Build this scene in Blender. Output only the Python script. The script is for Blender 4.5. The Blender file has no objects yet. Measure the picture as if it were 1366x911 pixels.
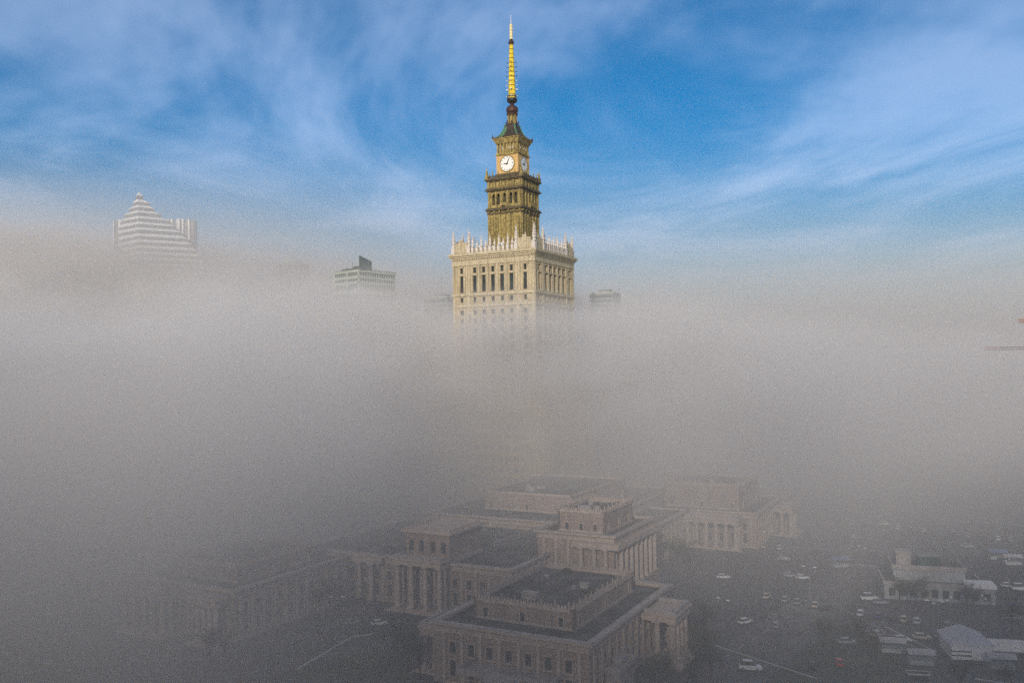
import bpy, math, random
from mathutils import Vector, Matrix
R = math.radians
sc = bpy.context.scene
COL = sc.collection
random.seed(7)

# ------------------------------------------------------------------ camera
F, YH, HC, ROLL = 1150.0, 490.0, 68.0, R(0.8)
def pix(px, py):
    """photo pixel (1366x911) -> tangent coordinates of a level, un-rolled view"""
    dx, dy = px-683.0, py-455.5
    x = dx*math.cos(ROLL) - dy*math.sin(ROLL)
    y = dy*math.cos(ROLL) + dx*math.sin(ROLL) + 455.5
    return x/F, (YH-y)/F
def G(px, py, z=0.0):
    tx, tz = pix(px, py)
    Y = (z-HC)/tz
    return tx*Y, Y
def PT(px, py, Y):
    tx, tz = pix(px, py)
    return tx*Y, Y, HC+tz*Y
cam_d = bpy.data.cameras.new('camera'); cam = bpy.data.objects.new('camera', cam_d); COL.objects.link(cam)
cam_d.sensor_width = 36; cam_d.lens = 36*F/1366
cam_d.shift_y = (YH-455.5)/1366*math.cos(ROLL); cam_d.shift_x = (YH-455.5)/1366*math.sin(ROLL)*-1
cam.matrix_world = Matrix.Translation((0,0,HC)) @ Matrix.Rotation(R(90),4,'X') @ Matrix.Rotation(-ROLL,4,'Z')
cam_d.clip_start = .5; cam_d.clip_end = 20000
sc.camera = cam

# ------------------------------------------------------------------ materials
def nodes(name):
    m = bpy.data.materials.new(name); m.use_nodes = True
    nt = m.node_tree
    return m, nt, nt.nodes['Principled BSDF']
def stone(name, c1, c2, stain=(.06,.05,.04), stain_amt=.35, scale=.35, rough=.85, courses=True, bump=.25):
    m, nt, b = nodes(name); N, L = nt.nodes, nt.links
    tc = N.new('ShaderNodeTexCoord')
    n1 = N.new('ShaderNodeTexNoise'); n1.inputs['Scale'].default_value = scale; n1.inputs['Detail'].default_value = 8; n1.inputs['Roughness'].default_value = .65
    L.new(tc.outputs['Object'], n1.inputs['Vector'])
    r1 = N.new('ShaderNodeValToRGB'); r1.color_ramp.elements[0].position = .33; r1.color_ramp.elements[1].position = .68
    r1.color_ramp.elements[0].color = (*c1,1); r1.color_ramp.elements[1].color = (*c2,1)
    L.new(n1.outputs['Fac'], r1.inputs['Fac'])
    mp = N.new('ShaderNodeMapping'); mp.inputs['Scale'].default_value = (1.1,1.1,.09); L.new(tc.outputs['Object'], mp.inputs['Vector'])
    n2 = N.new('ShaderNodeTexNoise'); n2.inputs['Scale'].default_value = 1.0; n2.inputs['Detail'].default_value = 6; L.new(mp.outputs['Vector'], n2.inputs['Vector'])
    r2 = N.new('ShaderNodeMapRange'); r2.inputs['From Min'].default_value = .5; r2.inputs['From Max'].default_value = .72; r2.inputs['To Max'].default_value = stain_amt
    L.new(n2.outputs['Fac'], r2.inputs['Value'])
    mx = N.new('ShaderNodeMix'); mx.data_type = 'RGBA'; L.new(r2.outputs['Result'], mx.inputs['Factor']); L.new(r1.outputs['Color'], mx.inputs[6]); mx.inputs[7].default_value = (*stain,1)
    out = mx.outputs[2]
    if courses:
        wv = N.new('ShaderNodeTexWave'); wv.bands_direction = 'Z'; wv.inputs['Scale'].default_value = .32; wv.inputs['Distortion'].default_value = .0
        L.new(tc.outputs['Object'], wv.inputs['Vector'])
        r3 = N.new('ShaderNodeMapRange'); r3.inputs['From Min'].default_value = 0; r3.inputs['From Max'].default_value = .12; r3.inputs['To Min'].default_value = .72; r3.inputs['To Max'].default_value = 1
        L.new(wv.outputs['Fac'], r3.inputs['Value'])
        m2 = N.new('ShaderNodeMix'); m2.data_type = 'RGBA'; m2.blend_type = 'MULTIPLY'; m2.inputs['Factor'].default_value = 1
        L.new(out, m2.inputs[6]); L.new(r3.outputs['Result'], m2.inputs[7]); out = m2.outputs[2]
    L.new(out, b.inputs['Base Color']); b.inputs['Roughness'].default_value = rough
    bp = N.new('ShaderNodeBump'); bp.inputs['Strength'].default_value = bump; bp.inputs['Distance'].default_value = .3
    n3 = N.new('ShaderNodeTexNoise'); n3.inputs['Scale'].default_value = 2.2; n3.inputs['Detail'].default_value = 5; L.new(tc.outputs['Object'], n3.inputs['Vector'])
    L.new(n3.outputs['Fac'], bp.inputs['Height']); L.new(bp.outputs['Normal'], b.inputs['Normal'])
    return m
def plain(name, c, rough=.6, metal=0.0, var=.25, scale=1.2):
    m, nt, b = nodes(name); N, L = nt.nodes, nt.links
    tc = N.new('ShaderNodeTexCoord'); n = N.new('ShaderNodeTexNoise'); n.inputs['Scale'].default_value = scale; n.inputs['Detail'].default_value = 5
    L.new(tc.outputs['Object'], n.inputs['Vector'])
    r = N.new('ShaderNodeValToRGB'); r.color_ramp.elements[0].position = .35; r.color_ramp.elements[1].position = .65
    r.color_ramp.elements[0].color = tuple(x*(1-var) for x in c)+(1,); r.color_ramp.elements[1].color = tuple(min(1,x*(1+var)) for x in c)+(1,)
    L.new(n.outputs['Fac'], r.inputs['Fac']); L.new(r.outputs['Color'], b.inputs['Base Color'])
    b.inputs['Roughness'].default_value = rough; b.inputs['Metallic'].default_value = metal
    return m
M = {}
M['cream'] = stone('cream_stone', (.36,.28,.165), (.58,.475,.305), (.13,.10,.06), .55, .3)
M['creamtrim'] = stone('cream_stone_trim', (.40,.325,.20), (.62,.53,.36), (.12,.09,.06), .55, .8, courses=False)
M['white'] = stone('white_finial_stone', (.50,.44,.38), (.76,.70,.64), (.25,.21,.17), .35, 1.2, courses=False)
M['gold'] = stone('soot_shade_yellow_stone', (.16,.115,.03), (.55,.42,.145), (.035,.028,.014), .85, .55, bump=.5)  # soot on the upper tower; on the lower wall it stands in for shade
M['goldtrim'] = stone('soot_shade_yellow_trim', (.12,.088,.025), (.52,.40,.14), (.035,.027,.016), .75, 1.1, courses=False, bump=.5)  # sooty trim above; on lower pilasters and turrets a stand-in for shade
M['clockwall'] = stone('apricot_plaster', (.56,.34,.12), (.70,.46,.19), (.3,.2,.1), .2, .5, courses=False)
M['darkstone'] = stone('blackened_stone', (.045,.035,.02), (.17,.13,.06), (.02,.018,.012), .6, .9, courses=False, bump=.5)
M['wing'] = stone('pinkish_stone', (.20,.145,.118), (.31,.235,.19), (.10,.08,.07), .45, .25)
M['wingtrim'] = stone('pinkish_trim', (.30,.235,.195), (.42,.34,.29), (.15,.12,.1), .35, .6, courses=False)
M['roof'] = plain('roofing_felt', (.060,.057,.055), .9, var=.6, scale=.18)
M['parapetcap'] = plain('zinc_cap', (.27,.24,.23), .6, var=.2, scale=.5)
M['glass'] = plain('window_glass', (.035,.04,.04), .15, var=.4, scale=.4)
M['greenpatina'] = plain('green_copper', (.10,.22,.11), .6, .2, .4, 1.5)
M['darkcopper'] = plain('dark_copper', (.055,.042,.03), .5, .3, .5, 1.5)
M['bronze'] = plain('brown_metal', (.085,.04,.03), .4, .5, .4, 2)
M['spire'] = plain('yellow_spire', (.80,.58,.015), .5, .0, .3, .9)
M['spiretop'] = plain('pale_mast', (.72,.62,.33), .5, 0, .15, 1)
M['dial'] = plain('white_dial', (.85,.84,.80), .4, 0, .04, 1)
M['ink'] = plain('black_metal', (.012,.012,.012), .5, .2, .2, 1)
M['whitepaint'] = plain('white_paint', (.75,.74,.72), .5, 0, .08, 1)
M['steel'] = plain('steel', (.25,.26,.27), .5, .5, .2, 1)

# ------------------------------------------------------------------ mesh builder
class MB:
    def __init__(s): s.v = []; s.f = []
    def quad(s, a, b, c, d):
        i = len(s.v); s.v += [tuple(a),tuple(b),tuple(c),tuple(d)]; s.f.append((i,i+1,i+2,i+3)); return s
    def box(s, x0,x1,y0,y1,z0,z1):
        i = len(s.v)
        s.v += [(x0,y0,z0),(x1,y0,z0),(x1,y1,z0),(x0,y1,z0),(x0,y0,z1),(x1,y0,z1),(x1,y1,z1),(x0,y1,z1)]
        for f in ((3,2,1,0),(4,5,6,7),(0,1,5,4),(1,2,6,5),(2,3,7,6),(3,0,4,7)): s.f.append(tuple(i+k for k in f))
        return s
    def prism(s, pts, z0, z1, pts2=None):
        """pts: ccw polygon; pts2 optional top polygon"""
        i = len(s.v); n = len(pts); p2 = pts2 or pts
        s.v += [(x,y,z0) for x,y in pts]+[(x,y,z1) for x,y in p2]
        s.f.append(tuple(i+k for k in reversed(range(n)))); s.f.append(tuple(i+n+k for k in range(n)))
        for k in range(n):
            j = (k+1)%n; s.f.append((i+k,i+j,i+n+j,i+n+k))
        return s
    def frust(s, cx,cy,h0,h1,z0,z1):
        return s.prism([(cx-h0,cy-h0),(cx+h0,cy-h0),(cx+h0,cy+h0),(cx-h0,cy+h0)],z0,z1,[(cx-h1,cy-h1),(cx+h1,cy-h1),(cx+h1,cy+h1),(cx-h1,cy+h1)])
    def lathe(s, cx,cy,prof,n=8,rot=0.0):
        i = len(s.v)
        for r,z in prof:
            for k in range(n):
                a = rot+2*math.pi*k/n; s.v.append((cx+r*math.cos(a),cy+r*math.sin(a),z))
        m = len(prof)
        s.f.append(tuple(i+k for k in reversed(range(n)))); s.f.append(tuple(i+(m-1)*n+k for k in range(n)))
        for j in range(m-1):
            for k in range(n):
                l = (k+1)%n; s.f.append((i+j*n+k,i+j*n+l,i+(j+1)*n+l,i+(j+1)*n+k))
        return s
    def bar(s, p, q, r, n=6, r2=None):
        p, q = Vector(p), Vector(q); d = q-p; u = d.orthogonal().normalized(); w = d.normalized().cross(u); i = len(s.v); r2 = r if r2 is None else r2
        for c,rr in ((p,r),(q,r2)):
            for k in range(n):
                a = 2*math.pi*(k+.5)/n; s.v.append(tuple(c+u*rr*math.cos(a)+w*rr*math.sin(a)))
        s.f.append(tuple(i+k for k in reversed(range(n)))); s.f.append(tuple(i+n+k for k in range(n)))
        for k in range(n):
            l = (k+1)%n; s.f.append((i+k,i+l,i+n+l,i+n+k))
        return s
    def face(s, O, u, n, x0, x1, z0, z1, ops=(), depth=.5):
        """wall sheet in the plane through O (xy), u along, n outward; ops = (xa,xb,za,zb) openings with reveals"""
        O, u, n = Vector(O), Vector(u), Vector(n)
        P = lambda x,z,d=0: (O.x+u.x*x-n.x*d, O.y+u.y*x-n.y*d, z)
        xs = sorted({x0,x1,*[round(o[0],3) for o in ops],*[round(o[1],3) for o in ops]})
        zs = sorted({z0,z1,*[round(o[2],3) for o in ops],*[round(o[3],3) for o in ops]})
        for k in range(len(zs)-1):
            zm = (zs[k]+zs[k+1])/2; row = [o for o in ops if o[2]<zm<o[3]]
            st = x0
            for o in sorted(row):
                if o[0]>st: s.quad(P(st,zs[k]),P(o[0],zs[k]),P(o[0],zs[k+1]),P(st,zs[k+1]))
                st = o[1]
            if st<x1: s.quad(P(st,zs[k]),P(x1,zs[k]),P(x1,zs[k+1]),P(st,zs[k+1]))
        for a,b,c,d in ops:
            s.quad(P(a,c),P(a,c,depth),P(a,d,depth),P(a,d)); s.quad(P(b,c,depth),P(b,c),P(b,d),P(b,d,depth))
            s.quad(P(a,d),P(a,d,depth),P(b,d,depth),P(b,d)); s.quad(P(a,c,depth),P(a,c),P(b,c),P(b,c,depth))
        return s
    def build(s, name, mat, parent=None, smooth=False):
        me = bpy.data.meshes.new(name); me.from_pydata(s.v,[],s.f); me.materials.append(M[mat] if isinstance(mat,str) else mat)
        if smooth:
            for p in me.polygons: p.use_smooth = True
        o = bpy.data.objects.new(name, me); COL.objects.link(o)
        if parent: o.parent = parent
        me.validate(); return o
def tag(o, label=None, cat=None, group=None, kind=None):
    if label: o['label'] = label
    if cat: o['category'] = cat
    if group: o['group'] = group
    if kind: o['kind'] = kind
    return o
def empty(name, x, y, z=0, rz=0, **k):
    o = bpy.data.objects.new(name, None); COL.objects.link(o); o.location = (x,y,z); o.rotation_euler.z = rz; o.empty_display_size = 1
    return tag(o, **k)
KIDS = {}
def kids(o): return [c for c in bpy.data.objects if c.parent == o]
def copy_tree(o, parent=None):
    c = o.copy(); COL.objects.link(c); c.parent = parent
    for ch in kids(o): copy_tree(ch, c)
    return c
SIDES = [((0,-1),(1,0)),((1,0),(0,1)),((0,1),(-1,0)),((-1,0),(0,-1))]   # (outward n, along u)
def win(O, u, n, a, b, c, d, depth, parent, name='window', mull=True):
    """glass at the back of an opening, with a frame sub-mesh folded in"""
    O, u, n = Vector(O), Vector(u), Vector(n)
    mb = MB(); P = lambda x,z,dd: (O.x+u.x*x-n.x*dd, O.y+u.y*x-n.y*dd, z)
    dd = depth-.02; mb.quad(P(a,c,dd),P(b,c,dd),P(b,d,dd),P(a,d,dd))
    return mb.build(name, 'glass', parent)
TH = R(-28)
A_ = Vector((math.cos(TH), math.sin(TH))); B_ = Vector((-math.sin(TH), math.cos(TH)))
OT = Vector((1.7,430))
def loc(lx, ly): return OT + A_*lx + B_*ly
EXPO = 0.0
# ------------------------------------------------------------------ the clock tower (local x along the wide lit face, y away)
T = empty('clock_tower', OT.x, OT.y, 0, TH, label='tall stone clock tower with yellow spire and white-pinnacled terrace rising out of the fog', cat='skyscraper')
H = 22.2
# --- main shaft, walls with openings
sh = MB(); WINS = []; REST = MB(); nvis = 0
COLS = (-17.3,-10,-5,0,5,10,17.3)
for si,(n,u) in enumerate(SIDES):
    O = (n[0]*H, n[1]*H); ops = []
    for c in COLS:
        end = abs(c) > 15; w = .9 if end else 1.02
        ops.append((c-w*.8, c+w*.8, 113.6,116.2, 'top')); ops.append((c-w, c+w, 104.4,112.3,'tall'))
        ops.append((c-.75, c+.75, 99.6,101.9,'s')); 
        z = 93.6
        while z > 50: ops.append((c-.9, c+.9, z, z+2.2,'w')); z -= 4.1
    sh.face(O, u, n, -H, H, 30, 123, [o[:4] for o in ops], .8)
    for a,b,c,d,k in ops:
        if si < 2 and c > 88: WINS.append((O,u,n,a,b,c,d))
        else:
            O3=Vector(O); P=lambda x,z: (O[0]+u[0]*x-n[0]*.78, O[1]+u[1]*x-n[1]*.78, z); REST.quad(P(a,c),P(b,c),P(b,d),P(a,d))
shaft = sh.build('shaft','cream',T)
for O,u,n,a,b,c,d in WINS: win(O,u,n,a,b,c,d,.8,shaft)
tag(REST.build('window','glass',T), kind='stuff')
# pilasters, sills, hoods, string courses as trim of the shaft
pl = MB(); sl = MB()
def onface(mb, n, u, x0,x1,d0,d1,z0,z1,h=H):
    """box on a face: x along u, d outward distance from the wall"""
    xs = sorted((n[0]*(h+d0)+u[0]*x0, n[0]*(h+d1)+u[0]*x1)); ys = sorted((n[1]*(h+d0)+u[1]*x0, n[1]*(h+d1)+u[1]*x1))
    mb.box(xs[0],xs[1],ys[0],ys[1],z0,z1)
for n,u in SIDES:
    for c in (-21.6,-14.2,-12.9,-7.5,-2.5,2.5,7.5,12.9,14.2,21.6): onface(pl,n,u,c-.45,c+.45,-.1,.35,104,117.4); 
    for c in (-20.3,20.3,-15.4,15.4): onface(pl,n,u,c-.25,c+.25,-.1,.2,104,117.2)
    for c in (-21.5,-13.4,13.4,21.5): onface(pl,n,u,c-.6,c+.6,-.1,.28,30,102.6)
    for c in COLS:
        onface(sl,n,u,c-1.6,c+1.6,-.05,.45,112.55,113.0); onface(sl,n,u,c-1.5,c+1.5,-.05,.4,116.35,116.75)
        for s in (-1,1): onface(sl,n,u,c+s*1.45-.17,c+s*1.45+.17,-.05,.22,104.2,112.5)
        onface(sl,n,u,c-1.1,c+1.1,-.05,.3,99.2,99.55); onface(sl,n,u,c-1.1,c+1.1,-.05,.3,102.0,102.3)
        z = 93.6
        while z > 66: onface(sl,n,u,c-1.45,c+1.45,-.05,.3,z-.35,z-.02); z -= 4.1
pl.build('pilaster_order','creamtrim',T); tag(sl.build('window_surround','creamtrim',T), kind='stuff')
co = MB()
def ring(mb, h, z0, z1, t=1.5): # square collar
    mb.box(-h,h,-h,-h+t,z0,z1); mb.box(-h,h,h-t,h,z0,z1); mb.box(-h,-h+t,-h+t,h-t,z0,z1); mb.box(h-t,h,-h+t,h-t,z0,z1)
for h,z0,z1 in ((H+.5,97.2,98.0),(H+.35,98.0,98.5),(H+.6,102.6,103.6),(H+.35,103.6,104.0),(H+.45,117.4,118.2),(H+.3,118.2,119.9),(H+.75,120.5,121.2),(H+1.3,121.2,122.0),(H+1.9,122.0,122.7),(H+1.6,122.7,123.2)): ring(co,h,z0,z1,2.6)
for n,u in SIDES:
    x = -21.9
    while x < 22: onface(co,n,u,x,x+.5,0,.7,119.9,120.5); x += 1.05
co.build('terrace_cornice','creamtrim',T)
MB().box(-H+.1,H-.1,-H+.1,H-.1,122.4,122.9).build('terrace_floor','roof',T)
# parapet
pp = MB()
for n,u in SIDES:
    onface(pp,n,u,-22.4,22.4,-.25,.25,123.2,123.6); onface(pp,n,u,-12.5,12.5,-.2,.2,125.0,125.3)
    x = -12.3
    while x < 12.4: onface(pp,n,u,x,x+.28,-.14,.14,123.6,125.0); x += .62
    for s in (-1,1):
        c = s*17.2
        onface(pp,n,u,c-4.6,c+4.6,-.45,.45,123.6,126.2); onface(pp,n,u,c-3.3,c+3.3,-.35,.35,126.2,127.5); onface(pp,n,u,c-2.2,c+2.2,-.3,.3,127.5,128.7); onface(pp,n,u,c-1.1,c+1.1,-.3,.3,128.7,130.0)
        for k in (-2.8,2.8): onface(pp,n,u,c+k-.5,c+k+.5,-.4,.4,127.3,128.6)
pp.build('terrace_parapet','creamtrim',T)
def finial(sc_=1.0, tall=True):
    b = MB()
    if tall:
        b.box(-.85,.85,-.85,.85,123.2,126.4); b.box(-1.05,1.05,-1.05,1.05,126.4,126.8)
        b.lathe(0,0,[(.75,126.8),(.8,127.4),(.55,127.7),(.95,128.4),(.98,129.0),(.6,129.4),(.85,129.8),(.85,130.4),(.55,130.7),(.7,131.2),(.66,131.8),(.42,132.1),(.5,132.5),(.4,133.3),(.18,134.4),(.03,135.4)],10)
    else:
        b.box(-.55,.55,-.55,.55,123.2,125.6); b.box(-.7,.7,-.7,.7,125.6,125.9)
        b.lathe(0,0,[(.5,125.9),(.3,126.2),(.62,126.8),(.62,127.3),(.3,127.8),(.32,128.2),(.05,129.2)],8)
    return b
ft = finial(tall=True).build('tall_finial','white',T); fs = finial(tall=False).build('short_finial','white',T)
fm = MB(); fm.box(-.6,.6,-.6,.6,123.2,126.0); fm.box(-.75,.75,-.75,.75,126.0,126.3); fm.lathe(0,0,[(.5,126.3),(.7,127.2),(.4,127.8),(.55,128.5),(.5,129.2),(.25,129.8),(.25,130.3),(.04,131.6)],8)
fm = fm.build('middle_finial','white',T)
firsts = {ft:1, fs:1, fm:1}
def put(src, x, y):
    if firsts.pop(src, 0): o = src
    else: o = src.copy(); COL.objects.link(o); o.parent = T
    o.location = (x,y,0)
for n,u in SIDES:
    f = lambda x: (n[0]*H+u[0]*x, n[1]*H+u[1]*x)
    for x in (-21.6,-12.9,12.9): put(ft,*f(x))
    for x in (-17.2,17.2): put(fm, n[0]*(H-.9)+u[0]*x, n[1]*(H-.9)+u[1]*x)
    for i,x in enumerate([-10.8+2.4*k for k in range(10)]): put(fm if i%2==0 else fs,*f(x))
put(ft, H-.05, -H+.05)
# aerials and dishes on the terrace
an = MB()
for x,y,h in ((-14,-16,9),(-13,-15,7.5),(-9,-13,6)):
    an.bar((x,y,122.9),(x,y,122.9+h),.12)
    for k in range(3): an.bar((x-1.8,y,122.9+h-.3-k*1.0),(x+1.8,y,122.9+h-.3-k*1.0),.09)
an.bar((-15.5,-16,128),(-11.5,-15,128),.15); an.build('aerial_mast','steel',T)
for x,y,z,r in ((1.0,-14.5,127.5,1.0),(-4,-15,126.3,.7),(-11.5,-15.5,126.8,1.0)):
    d = MB(); d.lathe(x,y,[(.1,122.9),(.1,z-r),(r*.6,z-r*.8),(r,z),(r*.8,z+r*.6),(.1,z+r)],12); d.build('radome','whitepaint',T,True)
# --- belfry
h = 9.2
bs = MB()
for si,(n,u) in enumerate(SIDES):
    O = (n[0]*h, n[1]*h)
    ops = [(c-.85,c+.85,147.9,152.6) for c in (-6.1,-3.5,0,3.5,6.1)]
    for zz_ in range(1): pass
    # arched heads: narrow the opening in steps
    for c in (-6.1,-3.5,0,3.5,6.1): ops += [(c-.72,c+.72,152.6,153.0),(c-.5,c+.5,153.0,153.3)]
    bs.face(O,u,n,-h,h,123,160.2,ops,1.6)
    REST2 = MB()
    for c in (-6.1,-3.5,0,3.5,6.1):
        P=lambda x,z: (O[0]+u[0]*x-n[0]*1.55, O[1]+u[1]*x-n[1]*1.55, z)
        MB().quad(P(c-.85,147.9),P(c+.85,147.9),P(c+.85,153.3),P(c-.85,153.3)).build('belfry_window','glass',T)
belf = bs.build('belfry','gold',T)
bt = MB(); on = lambda *a: onface(bt,n,u,*a,h=h)
for n,u in SIDES:
    # lower blind arcade: pilasters, arches, panels
    for c in (-8.7,-5.6,-2.6,2.6,5.6,8.7): on(c-.5,c+.5,-.1,.45,123,143.2)
    for c in (-7.15,-4.1,0,4.1,7.15):
        on(c-.75,c-.55,-.05,.3,126,141.2); on(c+.55,c+.75,-.05,.3,126,141.2)
        on(c-.75,c+.75,-.05,.35,141.2,141.7); on(c-.4,c+.4,-.05,.2,137.5,138.4); on(c-.4,c+.4,-.05,.25,133,133.4); on(c-.25,c+.25,-.05,.3,139.2,140.6)
    # belfry openings surrounds
    for c in (-8.5,-4.8,-1.75,1.75,4.8,8.5): on(c-.42,c+.42,-.1,.45,146.4,154.4)
    for c in (-6.1,-3.5,0,3.5,6.1):
        on(c-1.05,c-.86,-.05,.2,147.7,152.6); on(c+.86,c+1.05,-.05,.2,147.7,152.6); on(c-.75,c+.75,-.05,.25,153.5,153.9)
    on(-1.9,1.9,0,1.5,147.0,147.35); on(-1.9,1.9,1.3,1.5,147.35,148.5); on(-1.9,-1.7,0,1.3,147.35,148.5); on(1.7,1.9,0,1.3,147.35,148.5)
    for c in (-1.4,1.4): on(c-.25,c+.25,0,1.2,146.2,147.0)
    # frieze panels
    for c in (-7.0,-3.5,0,3.5,7.0):
        on(c-1.15,c+1.15,-.05,.3,156.9,158.9); on(c-.7,c+.7,.25,.42,157.3,158.5)
    for c in (-8.75,-5.25,-1.75,1.75,5.25,8.75): on(c-.4,c+.4,-.1,.6,156.2,159.4)
    for c in (-8.7,-5.6,-2.6,2.6,5.6,8.7): on(c-.35,c+.35,0,1.0,144.0,145.2)
bt.build('belfry_pilaster','goldtrim',T)
bc = MB()
for hh,z0,z1 in ((h+.5,143.2,144.0),(h+1.3,145.2,145.8),(h+.9,145.8,146.4),(h+.5,154.4,155.0),(h+1.3,155.0,155.6),(h+.8,155.6,156.2),(h+.7,159.4,160.0),(h+1.4,160.0,160.7)): ring(bc,hh,z0,z1,3)
for n,u in SIDES:
    x=-9.1
    while x<9: onface(bc,n,u,x,x+.35,.4,1.0,154.62,155.0,h=h); onface(bc,n,u,x,x+.35,.4,1.0,144.75,145.2,h=h); onface(bc,n,u,x,x+.35,.4,1.0,159.6,160.0,h=h); x+=.85
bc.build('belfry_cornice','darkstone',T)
MB().box(-h-.6,h+.6,-h-.6,h+.6,159.7,160.5).build('gallery_floor','roof',T)
bp_ = MB()
for n,u in SIDES:
    onface(bp_,n,u,-9.5,9.5,.4,.9,160.7,160.95,h=h); onface(bp_,n,u,-9.5,9.5,.5,.8,161.9,162.15,h=h)
    x=-9.3
    while x<9.3: onface(bp_,n,u,x,x+.25,.55,.75,160.95,161.9,h=h); x+=.55
    for c in (-6.2,-3.1,0,3.1,6.2): onface(bp_,n,u,c-.3,c+.3,.4,.95,160.7,162.5,h=h)
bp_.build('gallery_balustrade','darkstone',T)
for sx_,sy_ in ((-1,-1),(1,-1),(1,1),(-1,1)):
    x,y = sx_*9.6, sy_*9.6; b = MB(); b.box(x-.75,x+.75,y-.75,y+.75,160.7,162.7)
    b.lathe(x,y,[(.6,162.7),(.75,163.2),(.45,163.6),(.62,164.2),(.5,164.9),(.2,165.3),(.22,165.7),(.03,166.6)],8); b.build('corner_urn','goldtrim',T)
for n,u in SIDES:
    for c in (-6.2,6.2,-3.1,3.1):
        x,y = n[0]*(h+.7)+u[0]*c, n[1]*(h+.7)+u[1]*c; b=MB(); b.lathe(x,y,[(.25,162.5),(.4,163.0),(.18,163.4),(.3,163.8),(.02,164.6)],6); b.build('gallery_urn','goldtrim',T)
# --- clock stage
h = 5.85
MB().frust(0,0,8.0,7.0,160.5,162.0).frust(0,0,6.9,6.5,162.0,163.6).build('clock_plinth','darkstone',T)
cw = MB().box(-h,h,-h,h,163.6,173.0)
for n,u in SIDES:
    for c in (-5.55,5.55): onface(cw,n,u,c-.45,c+.45,0,.22,163.6,172.6,h=h)
cw.build('clock_wall','clockwall',T)
for n,u in SIDES:
    N3, U3 = Vector((*n,0)), Vector((*u,0)); C = N3*(h+.02)+Vector((0,0,168.3)); Z3 = Vector((0,0,1)); RC = 3.75
    def disc(mb, r0, r1, d0, d1, n_=40):
        i=len(mb.v); 
        for r,d in ((r0,d0),(r0,d1),(r1,d1),(r1,d0)):
            for k in range(n_):
                a=2*math.pi*k/n_; mb.v.append(tuple(C+N3*d+U3*(r*math.sin(a))+Z3*(r*math.cos(a))))
        for j in range(4):
            if r0==0 and j in(0,): continue
            for k in range(n_):
                l=(k+1)%n_; q=(j+1)%4; mb.f.append((i+j*n_+k,i+j*n_+l,i+q*n_+l,i+q*n_+k))
    dial = MB(); i=0
    for k in range(40):
        a=-2*math.pi*k/40; dial.v.append(tuple(C+N3*.25+U3*(RC*math.sin(a))+Z3*(RC*math.cos(a))))
    for k in range(40):
        a=-2*math.pi*k/40; dial.v.append(tuple(C+U3*(RC*math.sin(a))+Z3*(RC*math.cos(a))))
    dial.f.append(tuple(range(40)))
    for k in range(40): dial.f.append((k,40+k,40+(k+1)%40,(k+1)%40))
    D = dial.build('clock_dial','dial',T)
    rm = MB(); disc(rm, RC-.02, RC+.38, 0, .42); rm.build('clock_rim','goldtrim',D)
    mk = MB()
    def strip(mb, ang, r0, r1, w, d0=.26, d1=.32, w2=None):
        w2 = w if w2 is None else w2
        dr = U3*math.sin(ang)+Z3*math.cos(ang); pr = U3*math.cos(ang)-Z3*math.sin(ang)
        q=[C+dr*r0-pr*w, C+dr*r0+pr*w, C+dr*r1+pr*w2, C+dr*r1-pr*w2]; i=len(mb.v)
        mb.v += [tuple(p+N3*d0) for p in q]+[tuple(p+N3*d1) for p in q]
        for f in ((4,5,6,7),(7,6,5,4),(0,1,5,4),(1,2,6,5),(2,3,7,6),(3,0,4,7)):
            if f!=(7,6,5,4): mb.f.append(tuple(i+k for k in f))
    for k in range(12): strip(mk, k*math.pi/6, 2.85, 3.45, .13 if k%3 else .2)
    mk.build('hour_marks','bronze',D)
    hh_ = MB(); strip(hh_, R(272), -.5, 2.0, .26, .4,.48,.14); hh_.build('hour_hand','ink',D)
    mh = MB(); strip(mh, R(25), -.6, 2.95, .2, .5,.58,.1); mh.build('minute_hand','ink',D)
# arcade stage above the clocks
ar = MB().box(-5.2,5.2,-5.2,5.2,173.4,178.6); ar.build('niche_wall','goldtrim',T)
ac = MB()
for n,u in SIDES:
    for c in (-5.55,-3.7,-1.85,0,1.85,3.7,5.55):
        onface(ac,n,u,c-.34,c+.34,.0,.55,174.0,178.2,h=5.35); onface(ac,n,u,c-.5,c+.5,.0,.7,178.2,178.6,h=5.35)
    for c in (-4.6,-2.75,-.92,.92,2.75,4.6): onface(ac,n,u,c-.3,c+.3,-.1,.35,174.0,175.6,h=5.35)
ac.build('niche_column','gold',T)
st = MB()
for n,u in SIDES:
    for c in (-2.75,.92,2.75): 
        x,y=n[0]*5.62+u[0]*c,n[1]*5.62+u[1]*c; st.lathe(x,y,[(.3,175.6),(.34,176.2),(.22,176.7),(.1,177.1)],6)
st.build('niche_urn','white',T)
cc = MB()
for a,z0,b,z1 in ((6.2,172.6,6.3,173.0),(6.45,173.0,6.45,173.5),(6.1,173.5,6.05,174.0),(6.2,178.6,6.5,179.3),(6.6,179.3,7.3,180.6),(7.5,180.6,7.6,181.2)): cc.frust(0,0,a,b,z0,z1)
cc.build('clock_stage_cornice','gold',T)
kc = MB(); kc.frust(0,0,7.7,7.5,181.2,181.5)
for sx_,sy_ in ((-1,-1),(1,-1),(1,1),(-1,1)):
    x,y=sx_*7.3,sy_*7.3; kc.lathe(x,y,[(.4,181.5),(.5,182.0),(.15,182.4),(.06,183.6)],6)
for n,u in SIDES:
    for k in range(-3,4): x,y=n[0]*7.4+u[0]*k*1.9,n[1]*7.4+u[1]*k*1.9; kc.bar((x,y,181.5),(x,y,182.3),.09)
kc.build('eaves','bronze',T)
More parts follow.
